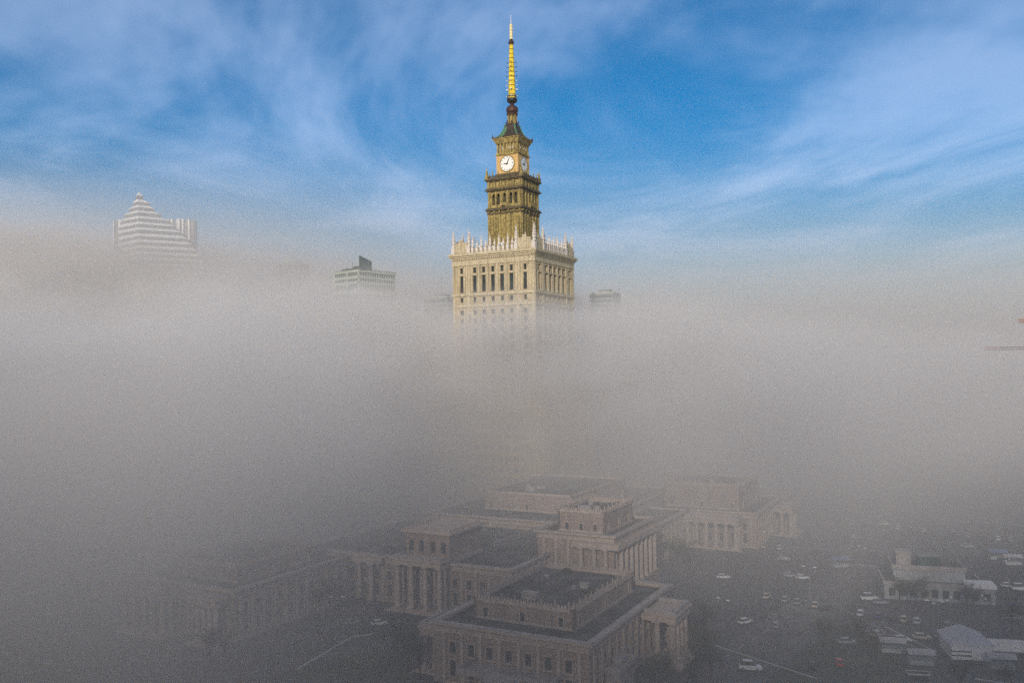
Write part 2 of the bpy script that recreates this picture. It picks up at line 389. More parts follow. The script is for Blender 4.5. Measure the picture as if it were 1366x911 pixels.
# concave roof: green arris on dark copper
prof = [(6.5,181.5),(5.5,182.2),(4.6,183.2),(3.9,184.4),(3.3,185.8),(2.9,187.2),(2.7,188.6)]
rf = MB()
for (h0,z0),(h1,z1) in zip(prof,prof[1:]): rf.frust(0,0,h0,h1,z0,z1)
rf.build('spire_roof','darkcopper',T)
gr = MB()
for sx_,sy_ in ((-1,-1),(1,-1),(1,1),(-1,1)):
    for (h0,z0),(h1,z1) in zip(prof,prof[1:]): gr.bar((sx_*h0,sy_*h0,z0),(sx_*h1,sy_*h1,z1),.38,5)
for n,u in SIDES[:1]+SIDES[3:]:
    for (h0,z0),(h1,z1) in list(zip(prof,prof[1:]))[:5]:
        P=lambda hh,f,z:(n[0]*(hh+.05)+u[0]*hh*f, n[1]*(hh+.05)+u[1]*hh*f, z)
        gr.quad(P(h0,-.98,z0),P(h0,-.45,z0),P(h1,-.55,z1),P(h1,-.98,z1))
gr.build('roof_arris','greenpatina',T)
# lantern
ln = MB(); ln.lathe(0,0,[(1.5,188.4),(1.5,193.8)],8,R(22.5)); ln.build('lantern_core','goldtrim',T)
for k in range(8):
    a = R(22.5+45*k); c = MB(); x,y=2.2*math.cos(a),2.2*math.sin(a)
    c.lathe(x,y,[(.42,188.6),(.42,189.2),(.28,189.4),(.26,193.0),(.42,193.3),(.42,193.8)],8); c.build('lantern_column','gold' if k%2 else 'goldtrim',T)
lb = MB(); lb.lathe(0,0,[(2.9,188.3),(3.0,188.9),(2.75,189.1)],16); lb.lathe(0,0,[(2.7,193.6),(2.9,194.2),(2.6,194.6)],16)
for k in range(8):
    a = R(45*k+22.5); lb.bar((2.9*math.cos(a),2.9*math.sin(a),188.6),(3.3*math.cos(a),3.3*math.sin(a),190.4),.14); lb.lathe(3.1*math.cos(a),3.1*math.sin(a),[(.3,189.0),(.34,189.8),(.05,190.6)],6)
lb.build('lantern_ring','bronze',T)
on_ = MB(); on_.lathe(0,0,[(2.3,194.5),(2.9,195.2),(3.05,196.2),(2.8,197.2),(2.1,198.0),(1.1,198.5),(.8,199.2),(1.2,199.5)],20); on_.build('onion_dome','bronze',T,False)
bw = MB(); bw.lathe(0,0,[(1.1,199.4),(2.3,200.0),(2.6,200.7),(2.6,201.7),(2.2,201.9)],20); bw.build('spire_bowl','ink',T)
for k in range(10):
    a=2*math.pi*k/10; 
    if k==0: rl=MB()
    rl.bar((2.5*math.cos(a),2.5*math.sin(a),201.7),(2.5*math.cos(a),2.5*math.sin(a),203.0),.07)
rl.lathe(0,0,[(2.55,202.9),(2.55,203.1),(2.4,203.1),(2.4,202.9)],20); rl.build('bowl_railing','steel',T)
# spire: faceted tapering segments
def zp(y): return 68+(490-y)*430/1150
sg = MB(); z = 201.7; r = 1.75; n_ = 12; z1 = zp(60)
for k in range(n_):
    t0, t1 = k/n_, (k+1)/n_; za, zb = 201.7+(z1-201.7)*t0, 201.7+(z1-201.7)*t1
    ra, rb = 1.95-.95*t0, 1.95-.95*t1
    sg.lathe(0,0,[(ra,za),(rb,zb-.25)],8,R(22.5))
sg.build('spire_shaft','spire',T)
sb = MB()
for k in range(1,n_):
    t=k/n_; za=201.7+(z1-201.7)*t; ra=1.95-.95*t; sb.lathe(0,0,[(ra+.1,za-.25),(ra+.1,za-.08)],8,R(22.5))
sb.build('spire_band','bronze',T)
for k in range(2,9):
    t=k/n_; za=201.7+(z1-201.7)*t; ra=1.95-.95*t; L_=MB()
    for a in (0,90,180,270):
        a=R(a+17); q=(ra+.1)*math.cos(a),(ra+.1)*math.sin(a); e=(ra+.95)*math.cos(a),(ra+.95)*math.sin(a)
        L_.bar((*q,za),(*e,za),.07); L_.box(e[0]-.17,e[0]+.17,e[1]-.17,e[1]+.17,za-.2,za+.2)
    L_.build('spire_lamp','ink' if k>4 else 'whitepaint',T)
for za in (zp(120),zp(129)):
    L_=MB()
    for a in (0,90,180,270): a=R(a+20); L_.bar((1.5*math.cos(a),1.5*math.sin(a),za),(2.9*math.cos(a),2.9*math.sin(a),za+.1),.2)
    L_.build('spire_aerial','whitepaint',T)
bl = MB(); za=zp(57.5); bl.lathe(0,0,[(.5,za-1.6),(1.1,za-.9),(1.4,za),(1.1,za+.9),(.5,za+1.6)],12); 
for a in range(0,360,45): a=R(a); bl.bar((1.2*math.cos(a),1.2*math.sin(a),za),(1.75*math.cos(a),1.75*math.sin(a),za+.1),.09)
bl.build('spire_ball','bronze',T)
MB().lathe(0,0,[(.8,zp(61)),(.8,zp(61)+.1)],8).build('spire_neck','ink',T)
tp = MB(); ys=[53,49,45,41,37,33]
for a,b in zip(ys,ys[1:]): tp.lathe(0,0,[(.86-.004*(53-a),zp(a)),(.84-.004*(53-a),zp(b)-.3)],8); tp.lathe(0,0,[(.6,zp(b)-.3),(.6,zp(b))],8)
tp.build('mast_head','spiretop',T)
ln_=MB(); ln_.bar((0,0,zp(33)),(0,0,zp(20)),.2,6,.08); ln_.build('lightning_rod','whitepaint',T)
# --- lower shaft and the four shouldered corner turrets at the foot
lw = MB(); lt = MB()
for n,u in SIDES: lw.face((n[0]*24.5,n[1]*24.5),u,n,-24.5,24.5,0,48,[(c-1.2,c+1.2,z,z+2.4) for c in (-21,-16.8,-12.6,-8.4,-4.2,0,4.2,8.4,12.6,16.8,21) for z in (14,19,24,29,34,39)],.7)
lw.build('lower_wall','gold',T); g_=MB()  # darker stone than the shaft above, shade put into its colour
for n,u in SIDES:
    onface(g_,n,u,-24,24,-.68,-.66,13,43,h=24.5)
tag(g_.build('lower_window','glass',T),kind='stuff')
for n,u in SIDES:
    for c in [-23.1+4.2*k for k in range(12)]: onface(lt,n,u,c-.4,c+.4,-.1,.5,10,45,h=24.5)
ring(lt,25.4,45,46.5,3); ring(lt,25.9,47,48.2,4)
lt.build('lower_pilaster','goldtrim',T)  # dark trim to go with the shade painted into the wall
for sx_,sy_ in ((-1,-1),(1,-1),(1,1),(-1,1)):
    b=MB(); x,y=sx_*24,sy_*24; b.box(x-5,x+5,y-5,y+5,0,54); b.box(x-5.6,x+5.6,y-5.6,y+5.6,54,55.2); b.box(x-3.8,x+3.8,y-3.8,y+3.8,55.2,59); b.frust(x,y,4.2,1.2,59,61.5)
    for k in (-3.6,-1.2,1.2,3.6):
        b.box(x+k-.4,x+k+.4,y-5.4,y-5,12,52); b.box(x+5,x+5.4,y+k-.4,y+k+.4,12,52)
    b.build('corner_turret','goldtrim',T)  # turrets darkened likewise in place of shade
MB().box(-24.3,24.3,-24.3,24.3,46.9,47.4).build('shoulder_roof','roof',T)
GM, nt, b = nodes('asphalt'); N_, L_2 = nt.nodes, nt.links
tcn = N_.new('ShaderNodeTexCoord'); n1 = N_.new('ShaderNodeTexNoise'); n1.inputs['Scale'].default_value=.02; n1.inputs['Detail'].default_value=9; L_2.new(tcn.outputs['Object'], n1.inputs['Vector'])
r_=N_.new('ShaderNodeValToRGB'); r_.color_ramp.elements[0].position=.35; r_.color_ramp.elements[1].position=.66; r_.color_ramp.elements[0].color=(.028,.028,.030,1); r_.color_ramp.elements[1].color=(.075,.072,.072,1)
L_2.new(n1.outputs['Fac'], r_.inputs['Fac']); L_2.new(r_.outputs['Color'], b.inputs['Base Color']); b.inputs['Roughness'].default_value=.85
tag(MB().quad((-1000,-415,0),(1000,-415,0),(1000,1590,0),(-1000,1590,0)).build('ground',GM), kind='structure')
# ------------------------------------------------------------------ the low stone wings round the foot of the tower
def rect_face(mb, n, u, x0,x1,d0,d1,z0,z1,off):
    """box on face: n outward, u along; off = plane position along n"""
    xs = sorted((n[0]*(off+d0)+u[0]*x0, n[0]*(off+d1)+u[0]*x1)); ys = sorted((n[1]*(off+d0)+u[1]*x0, n[1]*(off+d1)+u[1]*x1))
    mb.box(xs[0],xs[1],ys[0],ys[1],z0,z1)
def frange(a, b, s):
    n = max(1, round((b-a)/s)); return [a+(b-a)*(k+.5)/n for k in range(n)]
def column(parent, x, y, z0, z1, r=.75, mat='wingtrim'):
    b = MB(); b.box(x-r*1.35,x+r*1.35,y-r*1.35,y+r*1.35,z0,z0+r*.6)
    hh = z1-z0
    b.lathe(x,y,[(r*1.2,z0+r*.6),(r*1.15,z0+r*.9),(r,z0+r*1.1),(r*.99,z0+hh*.4),(r*.84,z1-r*1.3),(r*1.15,z1-r*.7),(r*1.2,z1-r*.5)],12)
    b.box(x-r*1.3,x+r*1.3,y-r*1.3,y+r*1.3,z1-r*.5,z1); return b.build('portico_column',mat,parent)
def wing(name, lx, ly, L, D, zc, zb, label, inset=(5,7,8.5,6), fronts=True, cat='building', step=4.3, porticoes=(), upper_windows=False, winrows=((1.6,5.0),(6.4,9.0)), cresting=True, wmin=.75):
    p = loc(lx, ly); E = empty(name, p.x, p.y, 0, TH, label=label, cat=cat)
    # faces: (n,u,off,x0,x1)
    FC = [((0,-1),(1,0),0,-L,0),((1,0),(0,1),0,0,D),((0,1),(-1,0),D,0,L),((-1,0),(0,-1),L,-D,0)]
    wl = MB(); wins = []; rest = MB(); tr = MB(); nwin = 0
    for fi,(n,u,off,x0,x1) in enumerate(FC):
        O = (n[0]*off, n[1]*off); ops = []
        cs = frange(x0+2.2, x1-2.2, step)
        for c in cs:
            for za,zb_ in winrows: ops.append((c-wmin,c+wmin,za,zb_))
        wl.face(O,u,n,x0,x1,0,zc-1,ops,.6)
        for a,b,c,d in ops:
            if fi<2: wins.append((O,u,n,a,b,c,d)); 
            else:
                P=lambda x,z:(O[0]+u[0]*x-n[0]*.58,O[1]+u[1]*x-n[1]*.58,z); rest.quad(P(a,c),P(b,c),P(b,d),P(a,d))
            rect_face(tr,n,u,a-.3,b+.3,-.05,.3,c-.35,c-.04,off)
            rect_face(tr,n,u,a-.25,a-.04,-.05,.15,c-.02,d+.02,off); rect_face(tr,n,u,b+.04,b+.25,-.05,.15,c-.02,d+.02,off); rect_face(tr,n,u,a-.3,b+.3,-.05,.25,d+.05,d+.3,off)
        for c in [cs[0]-step/2+k*(cs[1]-cs[0]) for k in range(len(cs)+1)] if len(cs)>1 else []:
            rect_face(tr,n,u,c-.35,c+.35,-.05,.32,.5,zc-2.1,off)
        rect_face(tr,n,u,x0-.02,x1+.02,-.1,.45,0,.5,off)
    W = wl.build('wall','wing',E)
    for i,(O,u,n,a,b,c,d) in enumerate(wins): win(O,u,n,a,b,c,d,.6,W)
    tag(rest.build('rear_window','glass',E), kind='stuff')
    tr.build('wall_trim','wingtrim',E)
    # entablature, cornice, parapet
    en = MB()
    def collar(mb, o, z0, z1, t):
        mb.box(-L-o,o,-o,-o+t,z0,z1); mb.box(-L-o,o,D+o-t,D+o,z0,z1); mb.box(-L-o,-L-o+t,-o+t,D+o-t,z0,z1); mb.box(o-t,o,-o+t,D+o-t,z0,z1)
    collar(en,.25,zc-2.1,zc-1.6,.8); collar(en,.12,zc-1.6,zc-.9,.8); collar(en,.5,zc-.7,zc-.45,1.2); collar(en,1.0,zc-.45,zc,1.8)
    for n,u,off,x0,x1 in FC:
        for c in frange(x0,x1,.9): rect_face(en,n,u,c-.22,c+.22,.1,.45,zc-.92,zc-.7,off)
    en.build('cornice','wingtrim',E)
    cp = MB(); collar(cp,.95,zc+.003,zc+.14,1.5); cp.build('cornice_cap','parapetcap',E)
    MB().box(-L+.7,-.7,.7,D-.7,zc-1.2,zc-.9).build('roof_terrace','roof',E)
    # set-back upper block
    if zb:
        l,r_,f,bk = inset[0], inset[1], inset[2], inset[3]
        x0,x1,y0,y1 = -L+l, -r_, f, D-bk
        up = MB(); UF=[((0,-1),(1,0),-y0,x0,x1),((1,0),(0,1),x1,y0,y1),((0,1),(-1,0),y1,-x1,-x0),((-1,0),(0,-1),-x0,-y1,-y0)]
        for n,u,off,a0,a1 in UF:
            rect_face(up,n,u,a0,a1,-.6,0,zc-.9,zb-.003,off)
        up.build('upper_wall','wing',E)
        ut = MB()
        for n,u,off,a0,a1 in UF:
            rect_face(ut,n,u,a0-.2,a1+.2,-.5,.2,zc-.9,zc-.3,off); rect_face(ut,n,u,a0-.35,a1+.35,-.7,.35,zb-.5,zb-.02,off); rect_face(ut,n,u,a0-.15,a1+.15,-.65,.15,zb-.8,zb-.5,off)
            for c in (a0+3,(a0+a1)/2,a1-3) if not upper_windows else frange(a0+1,a1-1,3.4):
                w_=.55; h0=zc-.3; h1=min(zb-1.1,h0+ (2.0 if not upper_windows else 3.4)); h0+=0 if not upper_windows else 1.0
                rect_face(ut,n,u,c-w_-.25,c-w_,0,.22,h0,h1,off); rect_face(ut,n,u,c+w_,c+w_+.25,0,.22,h0,h1,off); rect_face(ut,n,u,c-w_-.25,c+w_+.25,0,.26,h1,h1+.25,off)
                ud = MB(); rect_face(ud,n,u,c-w_,c+w_,0,.05,h0,h1,off); ud.build('upper_window','glass',E)
        ut.build('upper_trim','wingtrim',E)
        MB().box(x0+.5,x1-.5,y0+.5,y1-.5,zb-1.3,zb-1.0).build('upper_roof','roof',E)
        if cresting:
            cr = MB(); random.seed(int(lx*3+ly))
            for n,u,off,a0,a1 in UF:
                for i,c in enumerate(frange(a0,a1,.8)):
                    px_,py_ = n[0]*(off-.2)+u[0]*c, n[1]*(off-.2)+u[1]*c
                    if i%4==0: cr.lathe(px_,py_,[(.22,zb-.02),(.2,zb+.5),(.3,zb+.6),(.12,zb+.8),(.22,zb+1.1),(.03,zb+1.7)],5)
                    else: rect_face(cr,n,u,c-.3,c+.3,-.35,-.08,zb-.02,zb+.3+.15*(i%2),off); rect_face(cr,n,u,c-.13,c+.13,-.3,-.12,zb+.3,zb+.75,off)
            cr.build('cresting','wingtrim',E)
        # clutter on the roof
        random.seed(int(lx*7-ly)); w_,d_ = x1-x0, y1-y0
        rl = MB()
        for k in range(1,4): rl.box(x0+.6+k*w_/4-.15,x0+.6+k*w_/4+.15,y0+.7,y1-.7,zb-1.0,zb-.75)
        for k in range(1,int(d_/7)+1): rl.box(x0+.7,x1-.7,y0+k*7-.12,y0+k*7+.12,zb-.998,zb-.82)
        rl.build('roof_rib','roof',E)
        b = MB(); b.box(x0+w_*.35,x0+w_*.35+3.6,y0+d_*.18,y0+d_*.18+2.0,zb-1,zb+.6); b.build('skylight','parapetcap',E)
        for k in range(7):
            a_,c_ = random.uniform(x0+2,x1-3), random.uniform(y0+d_*.25,y1-3); s_=random.uniform(.5,1.4); b=MB(); b.box(a_,a_+s_*1.4,c_,c_+s_,zb-1,zb-1+s_*.8); b.box(a_-.1,a_+s_*1.4+.1,c_-.1,c_+s_+.1,zb-1+s_*.8,zb-.85+s_*.8); b.build('roof_vent','roof' if k%3 else 'parapetcap',E)
    for (side,c,w_,nc,pr,zt) in porticoes:
        n,u,off,x0,x1 = FC[{'front':0,'right':1,'back':2,'left':3}[side]]
        for k in range(nc):
            x = c-w_/2+.9+(w_-1.8)*k/(nc-1)
            column(E, n[0]*(off+pr-1)+u[0]*x, n[1]*(off+pr-1)+u[1]*x, .6, zt-2.6)
        if pr>5:
            for x in (c-w_/2+.9,c+w_/2-.9): column(E, n[0]*(off+pr/2-.4)+u[0]*x, n[1]*(off+pr/2-.4)+u[1]*x, .6, zt-2.6)
        b=MB(); rect_face(b,n,u,c-w_/2,c+w_/2,.4,pr,zt-2.6,zt-1.2,off); rect_face(b,n,u,c-w_/2-.5,c+w_/2+.5,1.05,pr+.5,zt-1.2,zt-.8,off)
        b.build('portico_entablature','wingtrim',E)
        b=MB()
        rect_face(b,n,u,c-w_/2,c+w_/2,pr-.7,pr,zt-.8,zt,off); rect_face(b,n,u,c-w_/2,c-w_/2+.6,1.1,pr-.7,zt-.8,zt,off); rect_face(b,n,u,c+w_/2-.6,c+w_/2,1.1,pr-.7,zt-.8,zt,off)
        b.build('portico_parapet','parapetcap',E)
        b=MB(); 
        for k in range(3): rect_face(b,n,u,c-w_/2-1-k*.5,c+w_/2+1+k*.5,.46,pr+.6+k*.5,0+.0,.6-.2*k,off) if k==0 else rect_face(b,n,u,c-w_/2-1-k*.5,c+w_/2+1+k*.5,pr+.6+(k-1)*.5,pr+.6+k*.5,0,.6-.2*k,off)
        b.build('portico_steps','wingtrim',E)
    return E
PORT = [('front',-31.5,7,3,5,11.2),('right',37,10,4,7.5,12.2),('left',-6,9,4,5,11.2)]
EA = wing('theatre_wing',132.7,-222.4,36.4,50.7,13,16.6,'nearest low stone palace wing, flat-roofed with a pinnacled upper block, at bottom centre',porticoes=[('right',35,11,4,8.5,12.6),('left',-8,10,4,6,11.2)])
# entrance porch and balconies of the nearest wing
b=MB(); b.box(-27,-6,-6,-.5,4.6,5.0); b.box(-27.3,-5.7,-6.3,-.02,5.0,5.25); b.box(-27.3,-5.7,-6.3,-5.9,5.25,6.0); b.box(-27.3,-26.9,-5.9,0,5.25,6.0); b.box(-6.1,-5.7,-5.9,0,5.25,6.0); b.box(-20,-13,-7.6,-6.3,4.6,5.9)
b.build('porch_roof','parapetcap',EA)
for x in (-26,-22,-18.8,-14.2,-11,-7): column(EA,x,-5.3,.3,4.6,.42)
b=MB(); b.box(.46,4.2,6,16,5.2,5.7); b.box(3.9,4.2,6,16,5.7,6.5); b.box(.46,3.9,6,6.3,5.7,6.5); b.box(.46,3.9,15.7,16,5.7,6.5); b.box(.6,3.8,7,15,0,5.2); b.build('side_balcony','parapetcap',EA)
b=MB(); b.box(1.2,3.0,10,13,5.7,7.2); b.build('balcony_hatch','parapetcap',EA)
EBc = wing('colonnaded_hall',110.7,-152.4,24,34,20,25.5,'taller stone hall with a long row of side columns, right behind the nearest wing',inset=(4,5,6,5),step=4.0,winrows=((2,6),),wmin=.7)
for y in frange(.5,33.5,3.9): column(EBc,1.2,y,4,16.4,.72)
for x in (-2.0,-5.5,-9.5): column(EBc,x,-1.3,4,16.4,.72)
b=MB(); b.box(-12,2.2,-2.3,34,0,4); b.build('podium','wing',EBc); b=MB(); b.box(-12,2.3,-2.4,-.5,16.4,18.0); b.box(.5,2.3,-.5,34,16.4,18.0); b.build('entablature','wingtrim',EBc)
EF = wing('theatre_wing',130,-57.5,44,47,13,21.5,'distant stone wing with six columns on its front, right of the clock tower foot',inset=(6,8,9,8),porticoes=[('front',-15.5,20,6,7,12),('right',33,12,4,8,12)])
EH = wing('entrance_hall',90,-175,72,56,13.4,0,'long low stone hall with four pale columns under a square attic block',porticoes=[('front',-27,16,4,6,15.5)],step=4.6)
b=MB(); b.box(-36,-21,2,20,12.4,20.6); b.build('attic_block','wing',EH)
b=MB(); b.box(-37,-20,1,21,20.6,21.4); b.box(-36.4,-20.6,1.6,20.4,12.2,13.6); b.box(-36,-35.6,2,20,21.4,22.0); b.box(-21.4,-21,2,20,21.4,22.0); b.build('attic_cornice','wingtrim',EH)
for x in (-34,-30.5,-26.5,-23): 
    b=MB(); b.box(x-.8,x+.8,1.9,2.0,15.2,18.4); b.build('attic_window','glass',EH)
for x in frange(-70,-44,4.6): column(EH,x,-1.4,.5,11.2,.75)
b=MB(); b.box(-72,-42,-2.3,-1.01,11.2,13.0); b.build('colonnade_beam','wingtrim',EH)
b=MB(); b.box(-20,-19.6,26,56,12.5,14.2); b.box(-50,-49.6,26,56,12.5,14.2); b.build('roof_upstand','parapetcap',EH)
EL = wing('theatre_wing',36,-222.4,36.4,46,13,16.6,'faint columned stone wing sunk in fog, lower left of the photo',porticoes=[('front',-27,16,5,6,12.5),('front',-5,8,4,5,12.5)])
EM = wing('inner_hall',88,-119,62,94,16,22,'broad dark-roofed hall filling the space at the foot of the clock tower',inset=(12,14,20,20),step=5,winrows=((2,6),(8,11)),cresting=False)
EK = wing('link_building',104,-118,16,60,13,0,'plain low link between the side-columned hall and the distant six-column wing',step=4.6)
M['hotelband'] = plain('white_cladding',(.80,.80,.79),.5,0,.06,.3); M['hotelglass'] = plain('grey_strip_glass',(.17,.19,.21),.25,0,.3,.2)
M['officewall'] = plain('pale_green_cladding',(.42,.47,.40),.5,0,.1,.1); M['officeglass'] = plain('green_glass',(.04,.07,.06),.2,0,.4,.3); M['sign'] = plain('dark_green_panel',(.045,.085,.08),.6,0,.15,.2)
M['greyblock'] = plain('grey_render',(.26,.27,.27),.7,0,.12,.1)
M['orange'] = plain('fog_paled_orange_paint',(.45,.20,.10),.5); M['redpaint']=plain('fog_paled_red_paint',(.34,.17,.15),.5); M['tent']=plain('white_canvas',(.66,.64,.64),.7,0,.06,.3); M['canvasgrey']=plain('lilac_canvas',(.34,.34,.38),.7,0,.1,.3)  # crane orange and red paled and greyed, fog fading put into the paint
M['kerb']=plain('kerb_concrete',(.42,.41,.40),.8,0,.15,.4); M['paint']=plain('road_paint',(.36,.36,.35),.7,0,.25,.8); M['path']=plain('paving_slabs',(.085,.08,.08),.85,0,.25,.15)
M['grass']=plain('winter_lawn',(.045,.05,.028),.95,0,.4,.08)
# ---- stepped pyramid hotel
D1=800.0; s1=D1/F
x0,y0,_=PT(186,257,D1)
HT = empty('pyramid_tower',x0,y0,0,0,label='white and grey banded high-rise with stepped pyramid top poking out of fog, far left',cat='skyscraper')
def zpx(px,py,D=D1): return PT(px,py,D)[2]
def xpx(px,py,D=D1): return PT(px,py,D)[0]-x0
tiers=[(257,184,187.5),(262,181,192),(271.5,177,200.5),(279,172,206.5),(287,165.5,215.5),(295.5,160.5,226),(303.5,158.5,234.5),(311.5,158,243),(320,158,250),(328,157.5,257),(336,157.5,264),(344,157,270)]
apx = 184.5
b=MB(); g=MB()
def poly(l,r,fd):
    xl,xr=xpx(l,300),xpx(r,300); xn=xpx(apx,300)
    w_=xr-xl
    q=[(xn,-.32*w_-2),(xr,-.02*w_),(xn+ (xr-xl)*.3,.45*w_+2),(xl,.0*w_)]
    return [((x0+x)*(1+y/D1)-x0,y) for x,y in q]
b.prism(poly(184,185.5,0),zpx(185,262),zpx(185,256)) if False else None
i=len(b.v); pb=poly(*tiers[1][1:],0); zt=zpx(185,256.5); zb_=zpx(185,263)
b.prism(pb,zb_,zt,[(x*.02+.98*xpx(185,257),y*.02) for x,y in pb])
for k in range(1,len(tiers)-1):
    y,l,r=tiers[k]; y2,l2,r2=tiers[k+1]
    z1,z2=zpx(apx,y),zpx(apx,y2)
    g.prism(poly(l,r,0),z2+ (z1-z2)*.5,z1)
    b.prism(poly(l2-.3,r2+.3,0),z2-.0,z2+(z1-z2)*.5,poly(l+.8,r-.8,0))
z=zpx(apx,tiers[-1][0]); l,r=tiers[-1][1:]
while z>4:
    g.prism(poly(l,r,0),z-2.6,z); b.prism(poly(l-.4,r+.4,0),z-5.4,z-2.6); z-=5.4
b.build('white_band','hotelband',HT); g.build('window_band','hotelglass',HT)
sl=MB(); zt=zpx(152,289.5); KS=1+16/D1
xpx_=lambda a: (x0+xpx(a,300))*KS-x0
xl,xr=xpx_(152),xpx_(262); sl.box(xl+.6,xr-2.5,16,25,0,zt-1)
sl.build('rear_slab','hotelglass',HT)
for a,b_ in ((152,153),(159,163),(176,180),(196,200),(206,210),(216,221),(224,226.5),(228.5,231),(236.5,240.5),(243.5,245.5),(251.5,253.6)):
    c=MB(); c.box(xpx_(a),xpx_(b_),14.2,15.9,0,zt); c.build('vertical_fin','hotelband',HT)
# ---- office block with a dark sign panel
D2=600.0; xa,ya,_=PT(478,360,D2); s2=D2/F
OB = empty('office_tower',xa,ya,0,R(-40),label='pale green office block with dark tilted panel standing on its flat roof',cat='office block')
zt=PT(483,360,D2)[2]; 
wl,wr = 26.5,35.0
def fl(z0,z1,mat,name,inset=0.0):
    b=MB(); b.box(-wl+inset,-inset,inset,wr-inset,z0,z1); return b.build(name,mat,OB)
fl(0,zt-17,'officeglass','glass_core',.5)
fl(zt-17,zt-1,'officeglass','upper_glass',.3)
bd=MB()
for z in (zt-1.3,zt-5.6,zt-9.4,): bd.box(-wl-.2,.2,-.2,wr+.2,z,z+1.7)
bd.box(-wl-.2,.2,-.2,wr+.2,zt-16.2,zt-13.5)
z=zt-20
while z>3: bd.box(-wl-.2,.2,-.2,wr+.2,z-1.6,z); z-=3.6
bd.build('spandrel','officewall',OB)
mu=MB()
for x in frange(-wl,0,2.2): mu.box(x-.2,x+.2,-.35,-.1,0,zt-2)
for y in frange(0,wr,2.2): mu.box(.1,.35,y-.2,y+.2,0,zt-2)
for x in (-wl+.3,-wl*.45,-.3): mu.box(x-.7,x+.7,-.5,-.1,zt-12,zt)
mu.box(-.5,.5,-.5,.5,0,zt-1.4); mu.build('mullion','officewall',OB)
MB().box(-wl,0,.2,wr,zt+.4,zt+.8).build('roof','roof',OB)
zs=PT(477,341,D2)[2]; zs2=PT(495,347,D2)[2]
b=MB(); b.prism([(0.2,.6),(.9,.6),(.9,11.5),(.2,11.5)],zt+.4,zs-3); 
v=b.v; b.v=[(x,y,(zs if y<5 else zs2) if z>zt+1 else z) for x,y,z in v]; b.build('sign_panel','sign',OB)
b=MB(); random.seed(4)
for k in range(9):
    x=-22+k*2.2; hh=random.uniform(1.0,2.8); b.box(x,x+1.9,3,6,zt+.8,zt+.8+hh)
b.bar((-11,4,zt+1),(-11,4,zt+7),.15); b.build('roof_plant','sign',OB)
# ---- faint blocks
def block(px0,px1,pt,D,label,name='far_block',wr_=.8,spike=None,rz=-25):
    xm=(px0+px1)/2; X,Y,Z=PT(xm,pt,D); E=empty(name,X,Y,0,R(rz),label=label,cat='office block'); 
    W=(px1-px0)*D/F; c=math.cos(R(rz)); s=abs(math.sin(R(rz))); a=W/(c+s)/2
    b=MB().box(-a,a,-a,a,0,Z-1.2); bw=b.build('wall','greyblock',E)
    b=MB().box(-a-.4,a+.4,-a-.4,a+.4,Z-1.2,Z); b.build('roof_edge','officewall',E)
    b=MB().box(-a*.4,a*.5,-a*.4,a*.5,Z,Z+2.5); b.build('roof_hut','greyblock',E)
    g=MB(); z=Z-4.5
    while z>3:
        for n,u in SIDES: onface(g,n,u,-a+1,a-1,-.1,.06,z,z+1.9,h=a)
        z-=3.6
    g.build('window_strip','officeglass',E)
    if spike: MB().bar((0,0,Z+2),(0,0,Z+2+spike),.5,6,.15).build('mast','steel',E)
    return E
block(785,829,391,690,'small grey flat-roofed block barely showing through fog, right of the clock tower')
block(370,412,352,900,'very faint grey high-rise with a thin mast, between the banded high-rise and the office block',spike=9)
block(566,612,397,680,'faint flat-topped block just left behind the clock tower',spike=17)
# ---- construction cranes whose jibs reach in from the right
def crane(mast, hz, tipdir, jl, label):
    E=empty('tower_crane',mast[0],mast[1],0,math.atan2(tipdir[1],tipdir[0]),label=label,cat='crane',group='construction cranes at the right edge')
    def truss(mb,p,q,w,n,r=.16):
        p,q=Vector(p),Vector(q); d=(q-p); up=Vector((0,0,1)) if abs(d.normalized().z)<.9 else Vector((1,0,0)); s=d.normalized().cross(up).normalized()*w/2; t=s.cross(d.normalized()).normalized()*w/2
        cs=[s+t,s-t,-s-t,-s+t]
        for c in cs: mb.bar(p+c,q+c,r,4)
        for k in range(n):
            a=p+d*k/n; b2=p+d*(k+1)/n
            for j in range(4): mb.bar(a+cs[j],b2+cs[(j+1)%4],r*.6,4)
    m=MB(); truss(m,(0,0,0),(0,0,hz),1.8,int(hz/2.5)); m.build('mast','orange',E)
    j=MB(); truss(j,(0,0,hz),(jl,0,hz),1.3,int(jl/1.8)); j.build('jib','orange' if hz>78 else 'redpaint',E)
    c=MB(); truss(c,(0,0,hz),(-12,0,hz),1.3,6); c.build('counter_jib','orange',E)
    MB().box(-12,-8,-1.2,1.2,hz-3,hz).build('counterweight','greyblock',E)
    p=MB(); p.bar((0,0,hz),(0,0,hz+7),.4); p.bar((0,0,hz+7),(jl*.7,0,hz+.7),.08,4); p.bar((0,0,hz+7),(-11,0,hz+.6),.08,4); p.build('tie_rod','steel',E)
    MB().box(-.2,1.6,-1.9,-.7,hz-2.4,hz-.2).build('cab','whitepaint',E)
    return E
def crane_px(px,py,D,dx,label):
    X,Y,Z=PT(px,py,D); mx_,my_=X+dx,Y+dx*.12
    crane((mx_,my_),Z,(X-mx_,Y-my_),math.hypot(X-mx_,Y-my_),label)
crane_px(1359,428,400,36,'orange crane jib tip poking in at the right edge, the upper one')
crane_px(1314,465,430,66,'long faint reddish crane jib at the right edge, the lower one')
